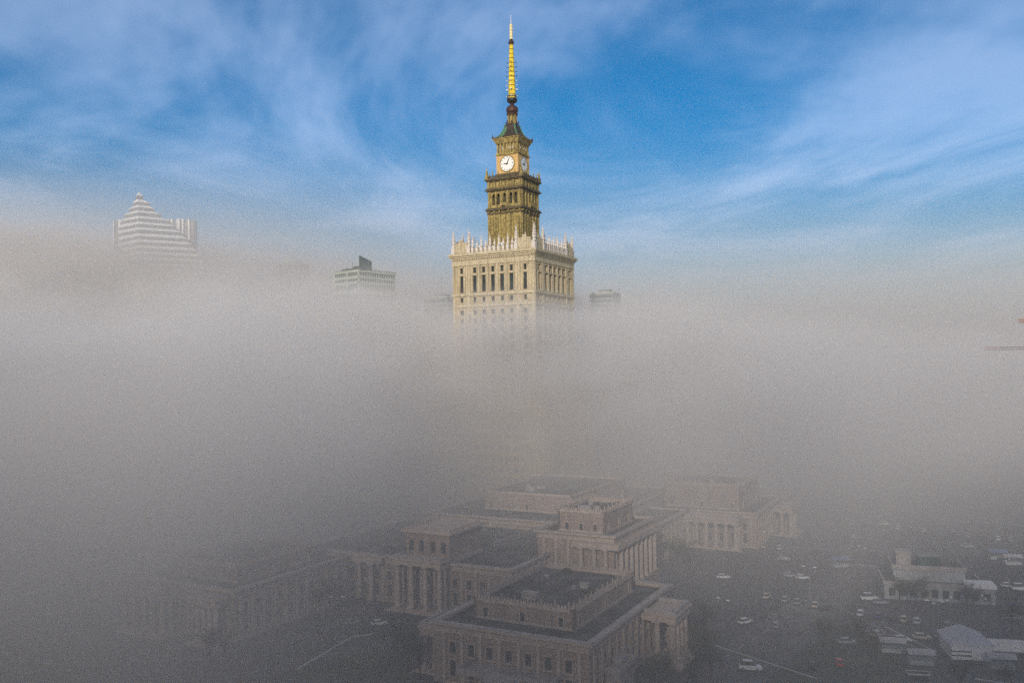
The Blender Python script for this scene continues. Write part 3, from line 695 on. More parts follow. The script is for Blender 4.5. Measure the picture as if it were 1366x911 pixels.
# ---- ground markings, kerbs, paths
def strip_path(name,pts,w,z0,z1,mat,**k):
    b=MB()
    for (p,q) in zip(pts,pts[1:]):
        p,q=Vector(p),Vector(q); d=(q-p).normalized(); n=Vector((-d.y,d.x))*w/2
        b.prism([tuple(p-n),tuple(q-n),tuple(q+n),tuple(p+n)],z0,z1)
    return tag(b.build(name,mat),**k)
g2=lambda x,y:G(x,y)
strip_path('kerb',[g2(395,893),g2(470,849)],.35,0,.13,'kerb',kind='structure')
strip_path('kerb',[g2(472,848.5),g2(497,846)],.35,0,.13,'kerb',kind='structure')
strip_path('kerb',[g2(340,840),g2(405,813)],.3,0,.13,'kerb',kind='structure')
strip_path('kerb',[g2(405.5,812.8),g2(428,808)],.3,0,.13,'kerb',kind='structure')
strip_path('kerb',[g2(1180,835),g2(1250,870)],.3,0,.13,'kerb',kind='structure')
strip_path('kerb',[g2(905,845),g2(1090,905)],.25,0,.12,'kerb',kind='structure')
def quadflat(name,pts,z,mat,**k):
    b=MB(); b.quad(*[(x,y,z) for x,y in pts]); return tag(b.build(name,mat),**k)
quadflat('path',[g2(905,905),g2(1000,930),g2(1180,760),g2(1130,750)],.012,'path',kind='structure')
quadflat('lawn',[g2(1010,925),g2(1240,925),g2(1180,850),g2(1120,830)],.008,'grass',kind='structure')
quadflat('lawn',[g2(350,905),g2(560,905),g2(540,860),g2(440,880)],.008,'grass',kind='structure')
def marks(a,b_,n,w,dash):
    mb=MB(); p,q=Vector(g2(*a)),Vector(g2(*b_)); d=q-p; L_=d.length; d.normalize(); nn=Vector((-d.y,d.x))*w/2
    for k in range(n):
        s=p+d*(L_*k/n); e=s+d*dash; mb.quad(*[(v.x,v.y,.016) for v in (s-nn,e-nn,e+nn,s+nn)])
    tag(mb.build('road_marking','paint'),kind='structure')
marks((930,900),(1150,760),16,.2,3); marks((1150,790),(1366,830),20,.18,3); marks((300,905),(540,850),9,.2,3); marks((1050,730),(1340,740),18,.25,4); marks((1120,810),(1300,905),14,.2,3)
# ---- white marquee, hoarding, station hall, shelter
X,Y=G(1296,880); MQ=empty('marquee',X,Y,0,R(-12),label='white gabled marquee with dark slits on its left wall, beside the long white hoarding',cat='marquee')
b=MB().box(-4.1,0,-.1,10,0,.75).box(-4.1,0,-.1,10,1.05,1.7).box(-4.1,0,-.1,10,2.0,3.3); b.build('slatted_wall','tent',MQ)
MB().box(-4.0,-.1,0,9.9,.7,2.05).build('wall_dark_slit','ink',MQ)  # black core seen as dark slits between the slats
MB().box(.02,4.2,-.12,10,0,3.3).build('side_wall','tent',MQ)
b=MB(); b.prism([(-4.6,-.5),(4.7,-.5),(4.7,10.5),(-4.6,10.5)],3.3,3.5); b.build('eaves','tent',MQ)
b=MB(); b.v=[(-4.7,-.6,3.5),(4.8,-.6,3.5),(4.8,10.6,3.5),(-4.7,10.6,3.5),(0,1.5,5.6),(0,9,5.6)]; b.f=[(0,1,4),(1,2,5,4),(2,3,5),(3,0,4,5),(3,2,1,0)]; b.build('roof','canvasgrey',MQ)
X,Y=G(1316,868); HO=empty('hoarding',X,Y,0,R(-14),label='long white site hoarding running out at the right edge',cat='hoarding')
b=MB()
for k in range(14): b.box(k*2.5+.02,k*2.5+2.48,-.06,.06,.15,3.0+.02*(k%3))
b.build('panel','tent',HO)
b=MB()
for k in range(15): b.bar((k*2.5,.1,0),(k*2.5,.1,2.6),.07); b.box(k*2.5-.3,k*2.5+.3,.2,1.0,0,.2)
b.build('support_post','steel',HO)
X,Y=G(1180,798); ST=empty('station_hall',X,Y,0,TH*.6,label='low station hall with pale roof parapets and small square turret, on the square',cat='station')
MB().box(0,26,0,14,0,4.2).build('lower_wall','greyblock',ST); b=MB().box(-.4,26.4,-.4,0.2,4.2,5.2); b.box(-.4,0.2,.2,14,4.2,5.2); b.box(25.8,26.4,.2,14,4.2,5.2); b.build('lower_parapet','parapetcap',ST)
MB().box(.2,25.8,.2,13.8,4.25,4.4).build('lower_roof','roof',ST)
MB().box(3,22,5,17,4.4,7.6).build('upper_wall','greyblock',ST); b=MB().box(2.6,22.4,4.6,5.2,7.6,8.9); b.box(21.8,22.4,5.2,17,7.6,8.9); b.box(2.6,3.2,5.2,17,7.6,8.9); b.build('upper_parapet','parapetcap',ST)
MB().box(3,22,5,17,7.62,7.75).build('upper_roof','roof',ST)
b=MB().box(4,8,7,11,7.7,12); b.box(3.7,8.3,6.7,11.3,12,12.5); b.build('turret','parapetcap',ST)
MB().box(10,16,8,12,7.75,11).build('glass_rooflight','officeglass',ST)
for k in range(9):
    MB().box(1.2+k*2.8,2.9+k*2.8,-.06,-.003,1,3.3).build('window','glass',ST)
X,Y=G(1272,800); AN=empty('station_annexe',X+2,Y-4,0,TH*.6,label='small pale flat-roofed annexe at the right end of the station hall',cat='kiosk')
MB().box(0,7,0,6,0,4.4).build('wall','greyblock',AN); MB().box(-.3,7.3,-.3,6.3,4.4,5.4).build('roof','tent',AN)
for k in range(2): MB().box(1+k*3,2.8+k*3,-.06,-.003,1,3).build('window','glass',AN)
X,Y=G(1212,915); BS=empty('tram_shelter',X,Y,0,R(-10),label='small glass shelter with a pale rim at the bottom edge of the photo',cat='shelter')
b=MB().box(-.1,4.4,-.1,2.0,2.5,2.6); b.build('roof','roof',BS); b=MB().box(-.15,4.45,-.18,-.1,2.45,2.75).box(-.15,4.45,2.0,2.08,2.45,2.75).box(-.18,-.1,-.1,2,2.45,2.75).box(4.4,4.48,-.1,2,2.45,2.75); b.build('roof_rim','kerb',BS)
for x in (0,4.3):
    for y in (0,1.9): MB().bar((x,y,0),(x,y,2.5),.06).build('post','steel',BS)
MB().box(.1,4.2,1.85,1.88,.3,2.3).build('glass_panel','glass',BS); MB().box(.6,3.7,1.2,1.6,.42,.5).build('bench','steel',BS)
# ---- tall lamp posts
def lamp_src():
    E=empty('street_lamp',0,0,0)
    MB().lathe(0,0,[(.16,0),(.14,.8),(.09,1.0),(.06,9.2)],8).build('post','steel',E)
    b=MB(); b.bar((0,0,9.1),(1.3,0,9.6),.05); b.bar((0,0,9.1),(-1.3,0,9.6),.05); b.build('arm','steel',E)
    for s in (-1,1): MB().box(s*1.6-.45,s*1.6+.45,-.15,.15,9.5,9.68).build('lamp_head','whitepaint',E)
    return E
lamps=[(1246,852,'slim twin-armed lamp post, the left one of the pair near the marquee'),(1252,856,'slim twin-armed lamp post, the right one of the pair near the marquee'),(1267,850,'twin-armed lamp post just left of the marquee roof'),(1313,848,'twin-armed lamp post rising behind the marquee and hoarding'),(1150,770,'twin-armed lamp post left of the station hall'),(965,850,'twin-armed lamp post on the dark square right of the nearest wing'),(1080,800,'twin-armed lamp post alone in the middle of the square'),(450,845,'twin-armed lamp post beside the pale kerb at left'),(1025,745,'twin-armed lamp post in front of the distant six-column wing'),(1345,790,'twin-armed lamp post at the right edge beyond the station')]
src=lamp_src()
for i,(a,b_,l) in enumerate(lamps):
    o=src if i==0 else copy_tree(src); X,Y=G(a,b_); o.location=(X,Y,0); o.rotation_euler.z=R(25*i); tag(o,l,'lamp post','lamp posts around the square')
# ---- cars
CC={'white':(.52,.53,.55),'silver':(.24,.25,.27),'dark':(.03,.032,.037),'red':(.35,.035,.03),'blue':(.05,.08,.2),'beige':(.45,.40,.32)}
for k,c in CC.items():
    m=plain('car_paint_'+k,c,.3,.1,.05); M['car_'+k]=m
M['tyre']=plain('tyre_rubber',(.02,.02,.02),.8); M['hl']=plain('lamp_lens',(.6,.6,.55),.2); M['tl']=plain('tail_lens',(.35,.02,.02),.3)
def loft(sections):
    """sections: list of (x, [(y,z)...]) same count -> closed body"""
    b=MB(); n=len(sections[0][1])
    for x,p in sections: b.v+=[(x,y,z) for y,z in p]
    for j in range(len(sections)-1):
        for k in range(n): l=(k+1)%n; b.f.append((j*n+k,(j+1)*n+k,(j+1)*n+l,j*n+l))
    b.f.append(tuple(range(n))); b.f.append(tuple((len(sections)-1)*n+k for k in reversed(range(n)))); return b
def car_src(col, van=False):
    E=empty('parked_van' if van else 'parked_car',0,0,0); L_=2.5 if van else 2.15; hs=1.15 if van else .88; ht=2.1 if van else 1.42; wd=.92 if van else .86
    S=[(-L_,.62,.75,wd*.86),(-L_+.15,.3,hs*.95,wd*.96),(-L_*.5,.26,hs,wd),(0,.26,hs+.02,wd),(L_*.45,.26,hs,wd),(L_*.8,.28,hs*.9,wd*.96),(L_,.4,hs*.66,wd*.82)]
    body=loft([(x,[(-w_,z0),(-w_,z1-.12),(-w_*.9,z1),(w_*.9,z1),(w_,z1-.12),(w_,z0)]) for x,z0,z1,w_ in S]).build('body','car_'+col,E)
    C=[(-L_*.86,hs-.02,wd*.84,wd*.8,hs+.06),(-L_*.66,hs-.02,wd*.86,wd*.7,ht-.04),(0,hs-.02,wd*.86,wd*.7,ht),(L_*.16,hs-.02,wd*.86,wd*.7,ht-.02),(L_*.52,hs-.02,wd*.84,wd*.8,hs+.03)]
    loft([(x,[(-w0,z0),(-w1,z1),(w1,z1),(w0,z0)]) for x,z0,w0,w1,z1 in C]).build('glasshouse','glass',E)
    MB().prism([(-L_*.66,-wd*.71),(L_*.18,-wd*.71),(L_*.18,wd*.71),(-L_*.66,wd*.71)],ht-.06,ht+.03).build('roof_panel','car_'+col,E)
    for x in (-L_*.62,L_*.62):
        for y in (-wd,wd):
            w_=MB(); w_.bar((x,y-.1,.32),(x,y+.1,.32),.32,14); wo=w_.build('wheel','tyre',E); MB().bar((x,y-.115,.32),(x,y+.115,.32),.17,10).build('rim','steel',wo)
    for y in (-wd*.62,wd*.62): MB().box(L_-.09,L_-.01+.03,y-.16,y+.16,hs*.5,hs*.64).build('headlight','hl',E); MB().box(-L_-.02,-L_+.06,y-.15,y+.15,.62,.74).build('tail_light','tl',E)
    return E
cars=[(1001,893,'white',1,-14,'white van on the dark square at the bottom, right of the nearest wing'),(994,831,'white',0,30,'small white car alone on the square between the nearest wing and the lawn'),(1035,836,'silver',0,70,'silver car just right of the small white car on the square'),
(965,771,'white',0,-8,'pale car seen side-on below the six-column wing'),(1046,747,'silver',0,-20,'silver car nearest the right portico of the distant wing'),(1070,772,'white',0,-10,'white car on the square, one of a close pair right of centre'),(1053,769,'silver',0,-10,'silver car left of the white one in the close pair right of centre'),
(1142,718,'silver',0,0,'silver car far off in the fog above the station hall, leftmost there'),(1180,700,'white',0,0,'white car farthest off in the fog above the station hall'),(1160,800,'white',1,-6,'white van standing left of the station hall'),(1174,805,'silver',0,-8,'silver car behind the white van at the station hall'),
(1172,848,'silver',0,25,'silver car on the road below the station hall, left of the lamp pair'),(1203,855,'white',0,-12,'white car on the road below the station hall, middle of three'),(1230,852,'beige',0,-12,'beige car near the lamp pair below the station hall'),(1257,850,'white',0,20,'bright white car directly left of the marquee'),(1130,858,'silver',0,-5,'silver car at the lawn edge, left of the road below the station'),
(1119,886,'red',0,80,'red car on the lawn edge near the bottom of the photo'),(1345,783,'white',0,-8,'white car at the right edge above the hoarding, left of two'),(1361,787,'white',1,-8,'white van at the right edge above the hoarding'),(1357,809,'blue',0,-10,'blue car at the right edge between van and hoarding'),(1352,826,'silver',0,-10,'silver car at the right edge just above the hoarding'),
(916,748,'dark',0,30,'dark car in front of the left end of the six columns'),(893,727,'silver',0,-15,'silver car between the tall columned hall and the six columns'),(470,832,'silver',0,20,'silver car beside the pale kerb below the four columns'),(506,833,'white',0,22,'white car on the left road directly below the four columns'),(536,835,'silver',0,25,'silver car right of the white one below the four columns'),
(350,870,'dark',0,28,'dark car lower left near the bottom kerb'),(1290,730,'silver',0,-10,'silver car beyond the station hall on its right'),(1225,712,'dark',0,-5,'dark car above the station turret in the fog'),(1085,890,'dark',0,60,'dark car on the lawn edge right of the white van'),(940,875,'blue',0,60,'blue car below the side portico of the nearest wing')]
srcs={}
for a,b_,col,van,rz,l in cars:
    k=(col,van)
    if k not in srcs: o=srcs[k]=car_src(*k)
    else: o=copy_tree(srcs[k])
    X,Y=G(a,b_); o.location=(X,Y,.02); o.rotation_euler.z=R(rz); tag(o,l,'van' if van else 'car','cars around the palace square')
# rows of parked cars in the fog: nothing tells those of one row apart
random.seed(11)
rows=[((1120,697),(1350,722),13,'pale parked car in the row far behind the station hall','parked cars in the far row'),((1150,820),(1262,836),7,'parked car in the row in front of the station hall','parked cars in the station row'),((985,790),(1105,812),7,'parked car in the row across the middle of the square','parked cars in the middle row'),((1000,728),(1130,742),7,'parked car in the row right of the six-column wing','parked cars by the six-column wing')]
for (p,q,n,l,g_) in rows:
    for k in range(n):
        if random.random()<.12: continue
        f=(k+random.uniform(-.15,.15))/(n-1); col=random.choice(['white','silver','silver','dark','beige','blue']); kk=(col,0)
        if kk not in srcs: o=srcs[kk]=car_src(*kk)
        else: o=copy_tree(srcs[kk])
        X,Y=G(p[0]+(q[0]-p[0])*f,p[1]+(q[1]-p[1])*f); o.location=(X,Y,.02); o.rotation_euler.z=R(62+random.uniform(-4,4)); tag(o,l,'car',g_)
# market stalls on the square
M['awning']=plain('faded_awning',(.30,.29,.30),.7,0,.3,.3); M['awning2']=plain('dusty_blue_awning',(.12,.16,.24),.7,0,.3,.3)
stalls=[(1190,868,-12,'awning','grey-roofed stall left of the lamp pair near the marquee'),(1228,884,-12,'awning','grey-roofed stall directly above the glass shelter'),(1330,745,-8,'awning2','blue-roofed stall at the right, behind the station annexe'),(1350,752,-8,'awning','grey-roofed stall at the far right, behind the station annexe'),(1120,755,10,'awning2','blue-roofed stall on the square left of the station turret'),(1335,890,-12,'awning','grey-roofed stall below the long white hoarding')]
for i,(a,b_,rz,m,l) in enumerate(stalls):
    X,Y=G(a,b_); E=empty('market_stall',X,Y,0,R(rz),label=l,cat='stall',group='stalls on the square')
    MB().box(-2.5,2.5,-1.4,1.4,.0,.95).build('counter','greyblock',E)
    for x in (-2.4,2.4):
        for y in (-1.35,1.35): MB().bar((x,y,.95),(x,y,2.5),.05,6).build('post','steel',E)
    r=MB(); r.v=[(-2.9,-1.9,2.45),(2.9,-1.9,2.45),(2.9,1.9,2.45),(-2.9,1.9,2.45),(-2.9,0,3.3),(2.9,0,3.3)]; r.f=[(0,1,5,4),(2,3,4,5),(1,2,5),(3,0,4),(3,2,1,0)]; r.build('roof',m,E)
strip_path('kerb',[g2(1300,905),g2(1366,915)],.3,0,.13,'kerb',kind='structure')
strip_path('kerb',[g2(1140,752),g2(1175,757)],.3,0,.13,'kerb',kind='structure')
marks((1148,826),(1264,842),14,.14,1.6); marks((985,797),(1108,819),14,.14,1.6)
# ---- bare-ish dark trees
M['bark']=plain('bark',(.05,.04,.032),.9,0,.3,2); M['leaf']=plain('dull_leaves',(.055,.055,.03),.8,0,.45,.6)
def tree_src(seed, h=8.0):
    random.seed(seed); E=empty('tree',0,0,0); t=MB(); c=MB()
    t.bar((0,0,-.1),(.1,.05,h*.35),.24,8,.17)
    tips=[]
    for k in range(9):
        a=random.uniform(0,6.28); z0=h*random.uniform(.28,.5); z1=h*random.uniform(.55,.98); r=h*.33*random.uniform(.4,1)*(1.15-abs(z1/h-.65))
        p=Vector((.1,.05,z0)); q=Vector((r*math.cos(a),r*math.sin(a),z1)); mid=(p+q)/2+Vector((0,0,.3)); t.bar(p,mid,.12,5,.07); t.bar(mid,q,.07,5,.025); tips+=[mid,q,(mid+q)/2]
        for j in range(3):
            e=q+Vector((random.gauss(0,.8),random.gauss(0,.8),random.gauss(0,.5))); t.bar(mid,e,.04,4,.012); tips.append(e)
    t.bar((.1,.05,h*.35),(0,0,h*.9),.17,6,.03)
    for p in tips:
        for j in range(16):
            q=p+Vector((random.gauss(0,.55),random.gauss(0,.55),random.gauss(0,.45))); s=random.uniform(.07,.17); u=Vector((random.gauss(0,1),random.gauss(0,1),random.gauss(0,1))).normalized(); w_=u.orthogonal().normalized()
            c.quad(q-u*s-w_*s*.6,q+u*s-w_*s*.6,q+u*s+w_*s*.6,q-u*s+w_*s*.6)
    t.build('trunk','bark',E); c.build('crown','leaf',E); return E
ts=[tree_src(k,7+k) for k in range(3)]
tp_=[(868,925),(885,922),(930,912),(938,885),(925,925),(935,898),(948,905),(925,862),(940,856),(1283,930),(1340,928),(1150,875),(1165,885),(1100,865),(620,905),(560,905),(545,890),(530,880),(1200,800),(1215,806),(1230,812),(1290,812),(1300,818),(1350,845),(895,750),(905,757),(920,764),(300,880),(280,890),(440,815),(455,818),(425,822)]
random.seed(3)
def area(a,b_):
    if a<460: return 'dark half-bare tree in the fog at lower left','trees at lower left'
    if a<640: return 'dark half-bare tree beside the left columns of the nearest wing','trees left of the nearest wing'
    if a<960 and b_<780: return 'small dark tree between the tall columned hall and the six columns','trees before the distant wing'
    if a<960: return 'dark half-bare tree below the side portico of the nearest wing','trees by the side portico'
    if a<1180 and b_<895: return 'dark half-bare tree on the lawn left of the marquee','trees on the lawn'
    if b_<830: return 'dark half-bare tree in front of the station hall','trees before the station hall'
    return 'dark half-bare tree below the marquee and hoarding','trees below the marquee'
used=set()
for i,(a,b_) in enumerate(tp_):
    k=i%3; o=ts[k] if k not in used else copy_tree(ts[k]); used.add(k)
    X,Y=G(a,b_); o.location=(X,Y,0); o.rotation_euler.z=random.uniform(0,6); s=random.uniform(.8,1.15); o.scale=(s,s,s)
    l,g_=area(a,b_); tag(o,l,'tree',g_)
# ------------------------------------------------------------------ ground, air, sky, light
def volume_material():
    m = bpy.data.materials.new('fog_bank'); m.use_nodes = True; nt = m.node_tree; N, L = nt.nodes, nt.links
    N.clear(); out = N.new('ShaderNodeOutputMaterial'); pv = N.new('ShaderNodeVolumePrincipled'); L.new(pv.outputs[0], out.inputs['Volume'])
    pv.inputs['Color'].default_value = FOG_COL; pv.inputs['Anisotropy'].default_value = 0.0
    g = N.new('ShaderNodeNewGeometry'); sp = N.new('ShaderNodeSeparateXYZ'); L.new(g.outputs['Position'], sp.inputs[0])
    X, Y, Z = sp.outputs
    def mth(op, a, b=None, clamp=False):
        n = N.new('ShaderNodeMath'); n.operation = op; n.use_clamp = clamp
        for i,v in ((0,a),(1,b)):
            if v is None: continue
            if isinstance(v,(int,float)): n.inputs[i].default_value = v
            else: L.new(v, n.inputs[i])
        return n.outputs[0]
    def ss(v, lo, hi):
        n = N.new('ShaderNodeMapRange'); n.interpolation_type = 'SMOOTHSTEP'; L.new(v, n.inputs['Value'])
        for nm, x in (('From Min',lo),('From Max',hi)):
            if isinstance(x,(int,float)): n.inputs[nm].default_value = x
            else: L.new(x, n.inputs[nm])
        return n.outputs['Result']
    mp = N.new('ShaderNodeMapping'); mp.inputs['Scale'].default_value = (1,1,1.6); L.new(g.outputs['Position'], mp.inputs['Vector'])
    nz = N.new('ShaderNodeTexNoise'); nz.inputs['Scale'].default_value = .0095; nz.inputs['Detail'].default_value = 3.0; nz.inputs['Roughness'].default_value = .55
    L.new(mp.outputs[0], nz.inputs['Vector']); n = mth('SUBTRACT', nz.outputs['Fac'], .5)
    # top of the bank: level over the square, climbing with distance and towards the left
    top = mth('ADD', 87.0, mth('MULTIPLY', n, 98.0))
    top = mth('ADD', top, mth('MULTIPLY', mth('MAXIMUM', mth('SUBTRACT', Y, 440.0), 0.0), .03))
    lft = mth('MAXIMUM', mth('SUBTRACT', mth('MULTIPLY', X, -1.0), 20.0), 0.0)
    q = mth('SUBTRACT', mth('ABSOLUTE', X), mth('MULTIPLY', Y, .75)); qs = ss(q, 14.0, 62.0); nq = mth('SUBTRACT', 1.0, qs)
    near = mth('MULTIPLY', mth('MAXIMUM', mth('SUBTRACT', 400.0, Y), 0.0), .10)
    near = mth('MULTIPLY', near, nq)
    top = mth('ADD', top, mth('MULTIPLY', qs, mth('MULTIPLY', ss(Y, 90.0, 0.0), 26.0)))  # added fog raised out of view so it shades the ground
    top = mth('SUBTRACT', top, mth('MULTIPLY', near, mth('SUBTRACT', 1.0, ss(lft, 10.0, 80.0))))
    top = mth('ADD', top, mth('MULTIPLY', mth('MULTIPLY', lft, .15), ss(Y, 380.0, 720.0)))
    ctr = ss(mth('ABSOLUTE', mth('SUBTRACT', X, 5.0)), 75.0, 25.0)
    top = mth('SUBTRACT', top, mth('MULTIPLY', mth('MULTIPLY', ctr, mth('MULTIPLY', nq, 15.0)), mth('SUBTRACT', 1.0, ss(Y, 430.0, 520.0))))
    rgt = mth('MAXIMUM', mth('SUBTRACT', X, 60.0), 0.0)
    top = mth('SUBTRACT', top, mth('MULTIPLY', ss(X, 50.0, 300.0), 26.0))
    wd = mth('ADD', 21.0, mth('MULTIPLY', mth('MAXIMUM', mth('SUBTRACT', Y, 430.0), 0.0), .075))
    up = mth('SUBTRACT', 1.0, ss(Z, mth('SUBTRACT', top, wd), mth('ADD', top, wd)))
    low = ss(Z, mth('ADD', mth('MULTIPLY', ss(X, 30.0, 180.0), 34.0), mth('SUBTRACT', mth('ADD', 18.0, mth('SUBTRACT', mth('MULTIPLY', ss(mth('ABSOLUTE', mth('SUBTRACT', X, 12.0)), 50.0, 15.0), 2.0), mth('MULTIPLY', lft, .25))), mth('MULTIPLY',n,30.0))), 78.0)
    side = mth('MULTIPLY', mth('MULTIPLY', qs, SHADE_FOG), mth('ADD', .28, mth('MULTIPLY', ss(X, -130.0, -15.0), .72)))
    side = mth('MULTIPLY', side, mth('SUBTRACT', 1.0, mth('MULTIPLY', ss(Y, 20.0, 120.0), ss(Z, 55.0, 92.0))))          # unseen fog added beside and behind the camera to keep sun off the ground
    far = mth('MAXIMUM', ss(mth('ADD', Y, mth('MULTIPLY', lft, .25)), 190.0, 430.0), side)
    bank = mth('MULTIPLY', mth('MULTIPLY', up, low), mth('MULTIPLY', far, .028))
    bank = mth('MULTIPLY', bank, mth('MAXIMUM', .15, mth('ADD', 1.0, mth('MULTIPLY', n, 4.2))))
    bank = mth('MULTIPLY', bank, mth('SUBTRACT', 1.0, mth('MULTIPLY', ss(X, 25.0, 190.0), .82)))
    gd = mth('ADD', .0024, mth('MULTIPLY', ss(Y, 195.0, 380.0), mth('SUBTRACT', .0105, mth('MULTIPLY', ss(mth('ABSOLUTE', mth('SUBTRACT', X, 14.0)), 48.0, 12.0), .0050))))
    gd = mth('ADD', gd, mth('MULTIPLY', mth('MULTIPLY', ss(lft, 0.0, 70.0), .0145), mth('MULTIPLY', ss(Y, 90.0, 230.0), mth('SUBTRACT', 1.0, ss(Z, 25.0, 80.0)))))
    gd = mth('MULTIPLY', gd, mth('SUBTRACT', 1.0, mth('MULTIPLY', mth('MULTIPLY', ss(Y, 60.0, 0.0), ss(lft, 20.0, 90.0)), .8)))
    gd = mth('MULTIPLY', gd, mth('ADD', 1.0, mth('MULTIPLY', n, 2.2)))
    gd = mth('MULTIPLY', gd, mth('SUBTRACT', 1.0, mth('MULTIPLY', ss(X, 20.0, 170.0), .66)))
    ground = mth('MULTIPLY', up, gd)
    hz = mth('POWER', 2.718, mth('MULTIPLY', mth('SUBTRACT', mth('MAXIMUM', Z, 90.0), 90.0), -.0095))
    hz = mth('MULTIPLY', hz, mth('ADD', .0040, mth('MULTIPLY', lft, .000026)))
    hz = mth('MULTIPLY', hz, ss(Y, 440.0, 700.0)); hz = mth('MULTIPLY', hz, mth('SUBTRACT', 1.0, ss(Z, 185.0, 255.0)))
    d = mth('ADD', mth('ADD', bank, ground), hz)
    L.new(d, pv.inputs['Density'])
    m.cycles.volume_step_rate = 1.0
    return m
HAZE_D = .00009
SHADE_FOG = .62  # strength of the unseen sun-blocking fog
FOG_COL = (.982,.942,.908,1)
M['fog'] = volume_material()
# a thin even haze over everything, and the fog bank itself: a closed body whose lid climbs with distance
HM = bpy.data.materials.new('thin_haze'); HM.use_nodes = True; HM.node_tree.nodes.clear()
_o = HM.node_tree.nodes.new('ShaderNodeOutputMaterial'); _v = HM.node_tree.nodes.new('ShaderNodeVolumePrincipled')
_v.inputs['Color'].default_value = FOG_COL; _v.inputs['Density'].default_value = HAZE_D; _v.inputs['Anisotropy'].default_value = 0.0
HM.node_tree.links.new(_v.outputs[0], _o.inputs['Volume'])
HZ = MB().box(-1010,1010,-430,1610,-1.2,262).build('haze', HM); tag(HZ, kind='stuff')
fb = MB(); LID = [(-420,150,150),(60,150,150),(300,160,134),(430,200,160),(560,255,255),(1600,256,256)]
i0 = 0
for Y, zl, zr in LID:
    fb.v += [(-1000,Y,-1.0),(1000,Y,-1.0),(1000,Y,zr),(60,Y,zr),(-1000,Y,min(256,zl+20 if Y>200 else zl))]
for k in range(len(LID)-1):
    for j in range(5):
        l = (j+1)%5; fb.f.append((5*k+5+j,5*k+5+l,5*k+l,5*k+j))
fb.f.append((0,1,2,3,4)); fb.f.append(tuple(5*(len(LID)-1)+4-j for j in range(5)))
FB = fb.build('fog','fog'); tag(FB, kind='stuff')
sc.cycles.volume_step_rate = .34
sc.cycles.volume_max_steps = 300
sc.cycles.volume_bounces = 2
sc.cycles.max_bounces = 6; sc.cycles.diffuse_bounces = 2; sc.cycles.glossy_bounces = 2

SUN_EL, SUN_AZ = R(21), R(-166)     # azimuth measured from +Y towards +X: behind the camera, to its left
w = bpy.data.worlds.new('World'); sc.world = w; w.use_nodes = True
N, L = w.node_tree.nodes, w.node_tree.links
bg = N['Background']
sky = N.new('ShaderNodeTexSky'); sky.sky_type = 'NISHITA'; sky.sun_disc = False
sky.sun_elevation = SUN_EL; sky.sun_rotation = SUN_AZ; sky.altitude = 100; sky.air_density = 1.0; sky.dust_density = 1.0; sky.ozone_density = 3.0
hs = N.new('ShaderNodeHueSaturation'); hs.inputs['Saturation'].default_value = 2.0; hs.inputs['Value'].default_value = .85
L.new(sky.outputs[0], hs.inputs['Color'])
tc = N.new('ShaderNodeTexCoord'); sx = N.new('ShaderNodeSeparateXYZ'); L.new(tc.outputs['Generated'], sx.inputs[0])
def wm(op, a, b=None, clamp=False):
    n = N.new('ShaderNodeMath'); n.operation = op; n.use_clamp = clamp
    for i,v in ((0,a),(1,b)):
        if v is None: continue
        if isinstance(v,(int,float)): n.inputs[i].default_value = v
        else: L.new(v, n.inputs[i])
    return n.outputs[0]
zz = wm('MAXIMUM', sx.outputs[2], .03)
cb = N.new('ShaderNodeCombineXYZ'); L.new(wm('DIVIDE', sx.outputs[0], zz), cb.inputs[0]); L.new(wm('DIVIDE', sx.outputs[1], zz), cb.inputs[1])
def cirrus(rot, scl, off, detail, lo, hi, dist=.6, rough=.6):
    mp = N.new('ShaderNodeMapping'); mp.vector_type = 'TEXTURE'; mp.inputs['Rotation'].default_value = (0,0,rot); mp.inputs['Scale'].default_value = (*scl,1); mp.inputs['Location'].default_value = (*off,0)
    L.new(cb.outputs[0], mp.inputs['Vector'])
    n = N.new('ShaderNodeTexNoise'); n.inputs['Scale'].default_value = 1; n.inputs['Detail'].default_value = detail; n.inputs['Roughness'].default_value = rough; n.inputs['Distortion'].default_value = dist
    L.new(mp.outputs[0], n.inputs['Vector'])
    r = N.new('ShaderNodeMapRange'); r.interpolation_type = 'SMOOTHSTEP'; r.inputs['From Min'].default_value = lo; r.inputs['From Max'].default_value = hi; L.new(n.outputs['Fac'], r.inputs['Value'])
    return r.outputs['Result']
c1 = cirrus(R(74), (3.0,.8), (0,0), 8, .44, .72, .8, .58)
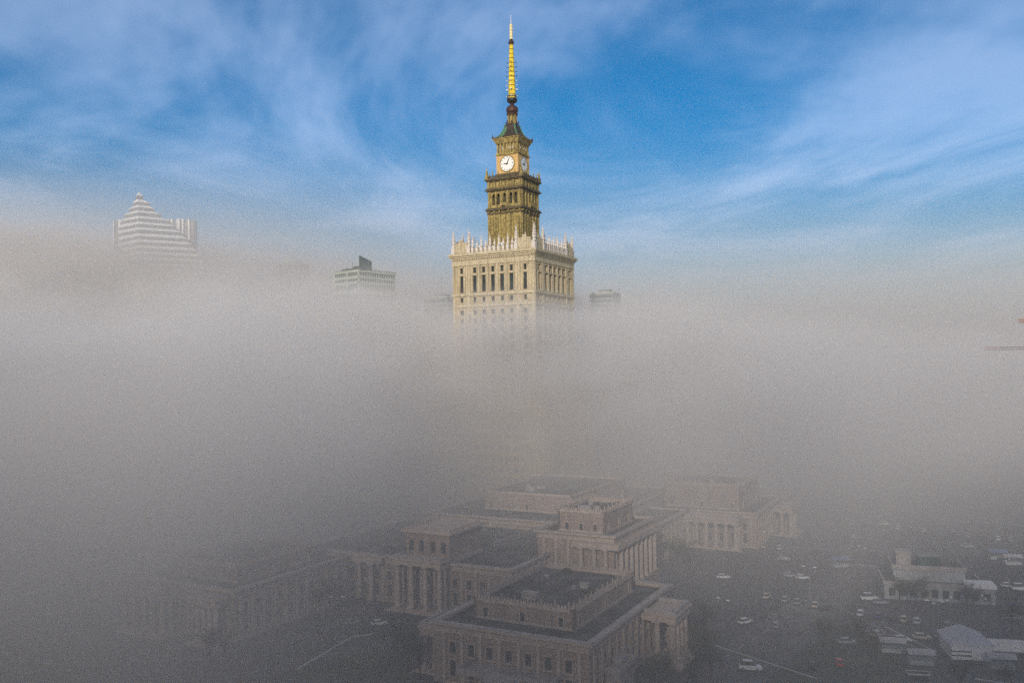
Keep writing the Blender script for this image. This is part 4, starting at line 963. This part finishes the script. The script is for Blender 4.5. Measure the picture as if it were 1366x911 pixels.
c2 = cirrus(R(98), (3.2,1.7), (1,2.3), 5, .38, .64, .5)
zf = N.new('ShaderNodeMapRange'); zf.inputs['From Min'].default_value = .02; zf.inputs['From Max'].default_value = .16; L.new(sx.outputs[2], zf.inputs['Value'])
cov = wm('MULTIPLY', wm('ADD', wm('MULTIPLY', c1, .18), wm('MULTIPLY', c2, .78)), wm('ADD', wm('MULTIPLY', zf.outputs[0], .36), .10), True)
cov = wm('ADD', cov, wm('MULTIPLY', zf.outputs[0], .02), True)
mx = N.new('ShaderNodeMix'); mx.data_type = 'RGBA'; L.new(cov, mx.inputs['Factor']); L.new(hs.outputs[0], mx.inputs[6])
mx.inputs[7].default_value = (6.2,7.6,10.6,1)
# unseen warm-white veil added high overhead to make the ambient light less blue
vz = N.new('ShaderNodeMapRange'); vz.interpolation_type = 'SMOOTHSTEP'; vz.inputs['From Min'].default_value = .42; vz.inputs['From Max'].default_value = .8; vz.inputs['To Max'].default_value = .85; L.new(sx.outputs[2], vz.inputs['Value'])
mv = N.new('ShaderNodeMix'); mv.data_type = 'RGBA'; L.new(vz.outputs[0], mv.inputs['Factor']); L.new(mx.outputs[2], mv.inputs[6]); mv.inputs[7].default_value = (2.1,2.0,1.98,1)
L.new(mv.outputs[2], bg.inputs['Color']); bg.inputs['Strength'].default_value = .118
sd = bpy.data.lights.new('sun','SUN'); sd.energy = 3.0; sd.angle = R(.5); sd.color = (1,.91,.78)
so = bpy.data.objects.new('sun', sd); COL.objects.link(so)
dirv = Vector((math.sin(SUN_AZ)*math.cos(SUN_EL), math.cos(SUN_AZ)*math.cos(SUN_EL), math.sin(SUN_EL)))
so.rotation_euler = dirv.to_track_quat('Z','Y').to_euler()
vs = sc.view_settings; vs.view_transform = 'Standard'; vs.look = 'None'; vs.gamma = 1; vs.use_curve_mapping = False; vs.exposure = EXPO

sc.cycles.use_adaptive_sampling = True; sc.cycles.adaptive_threshold = .025; sc.cycles.use_denoising = False; sc.cycles.adaptive_min_samples = 16
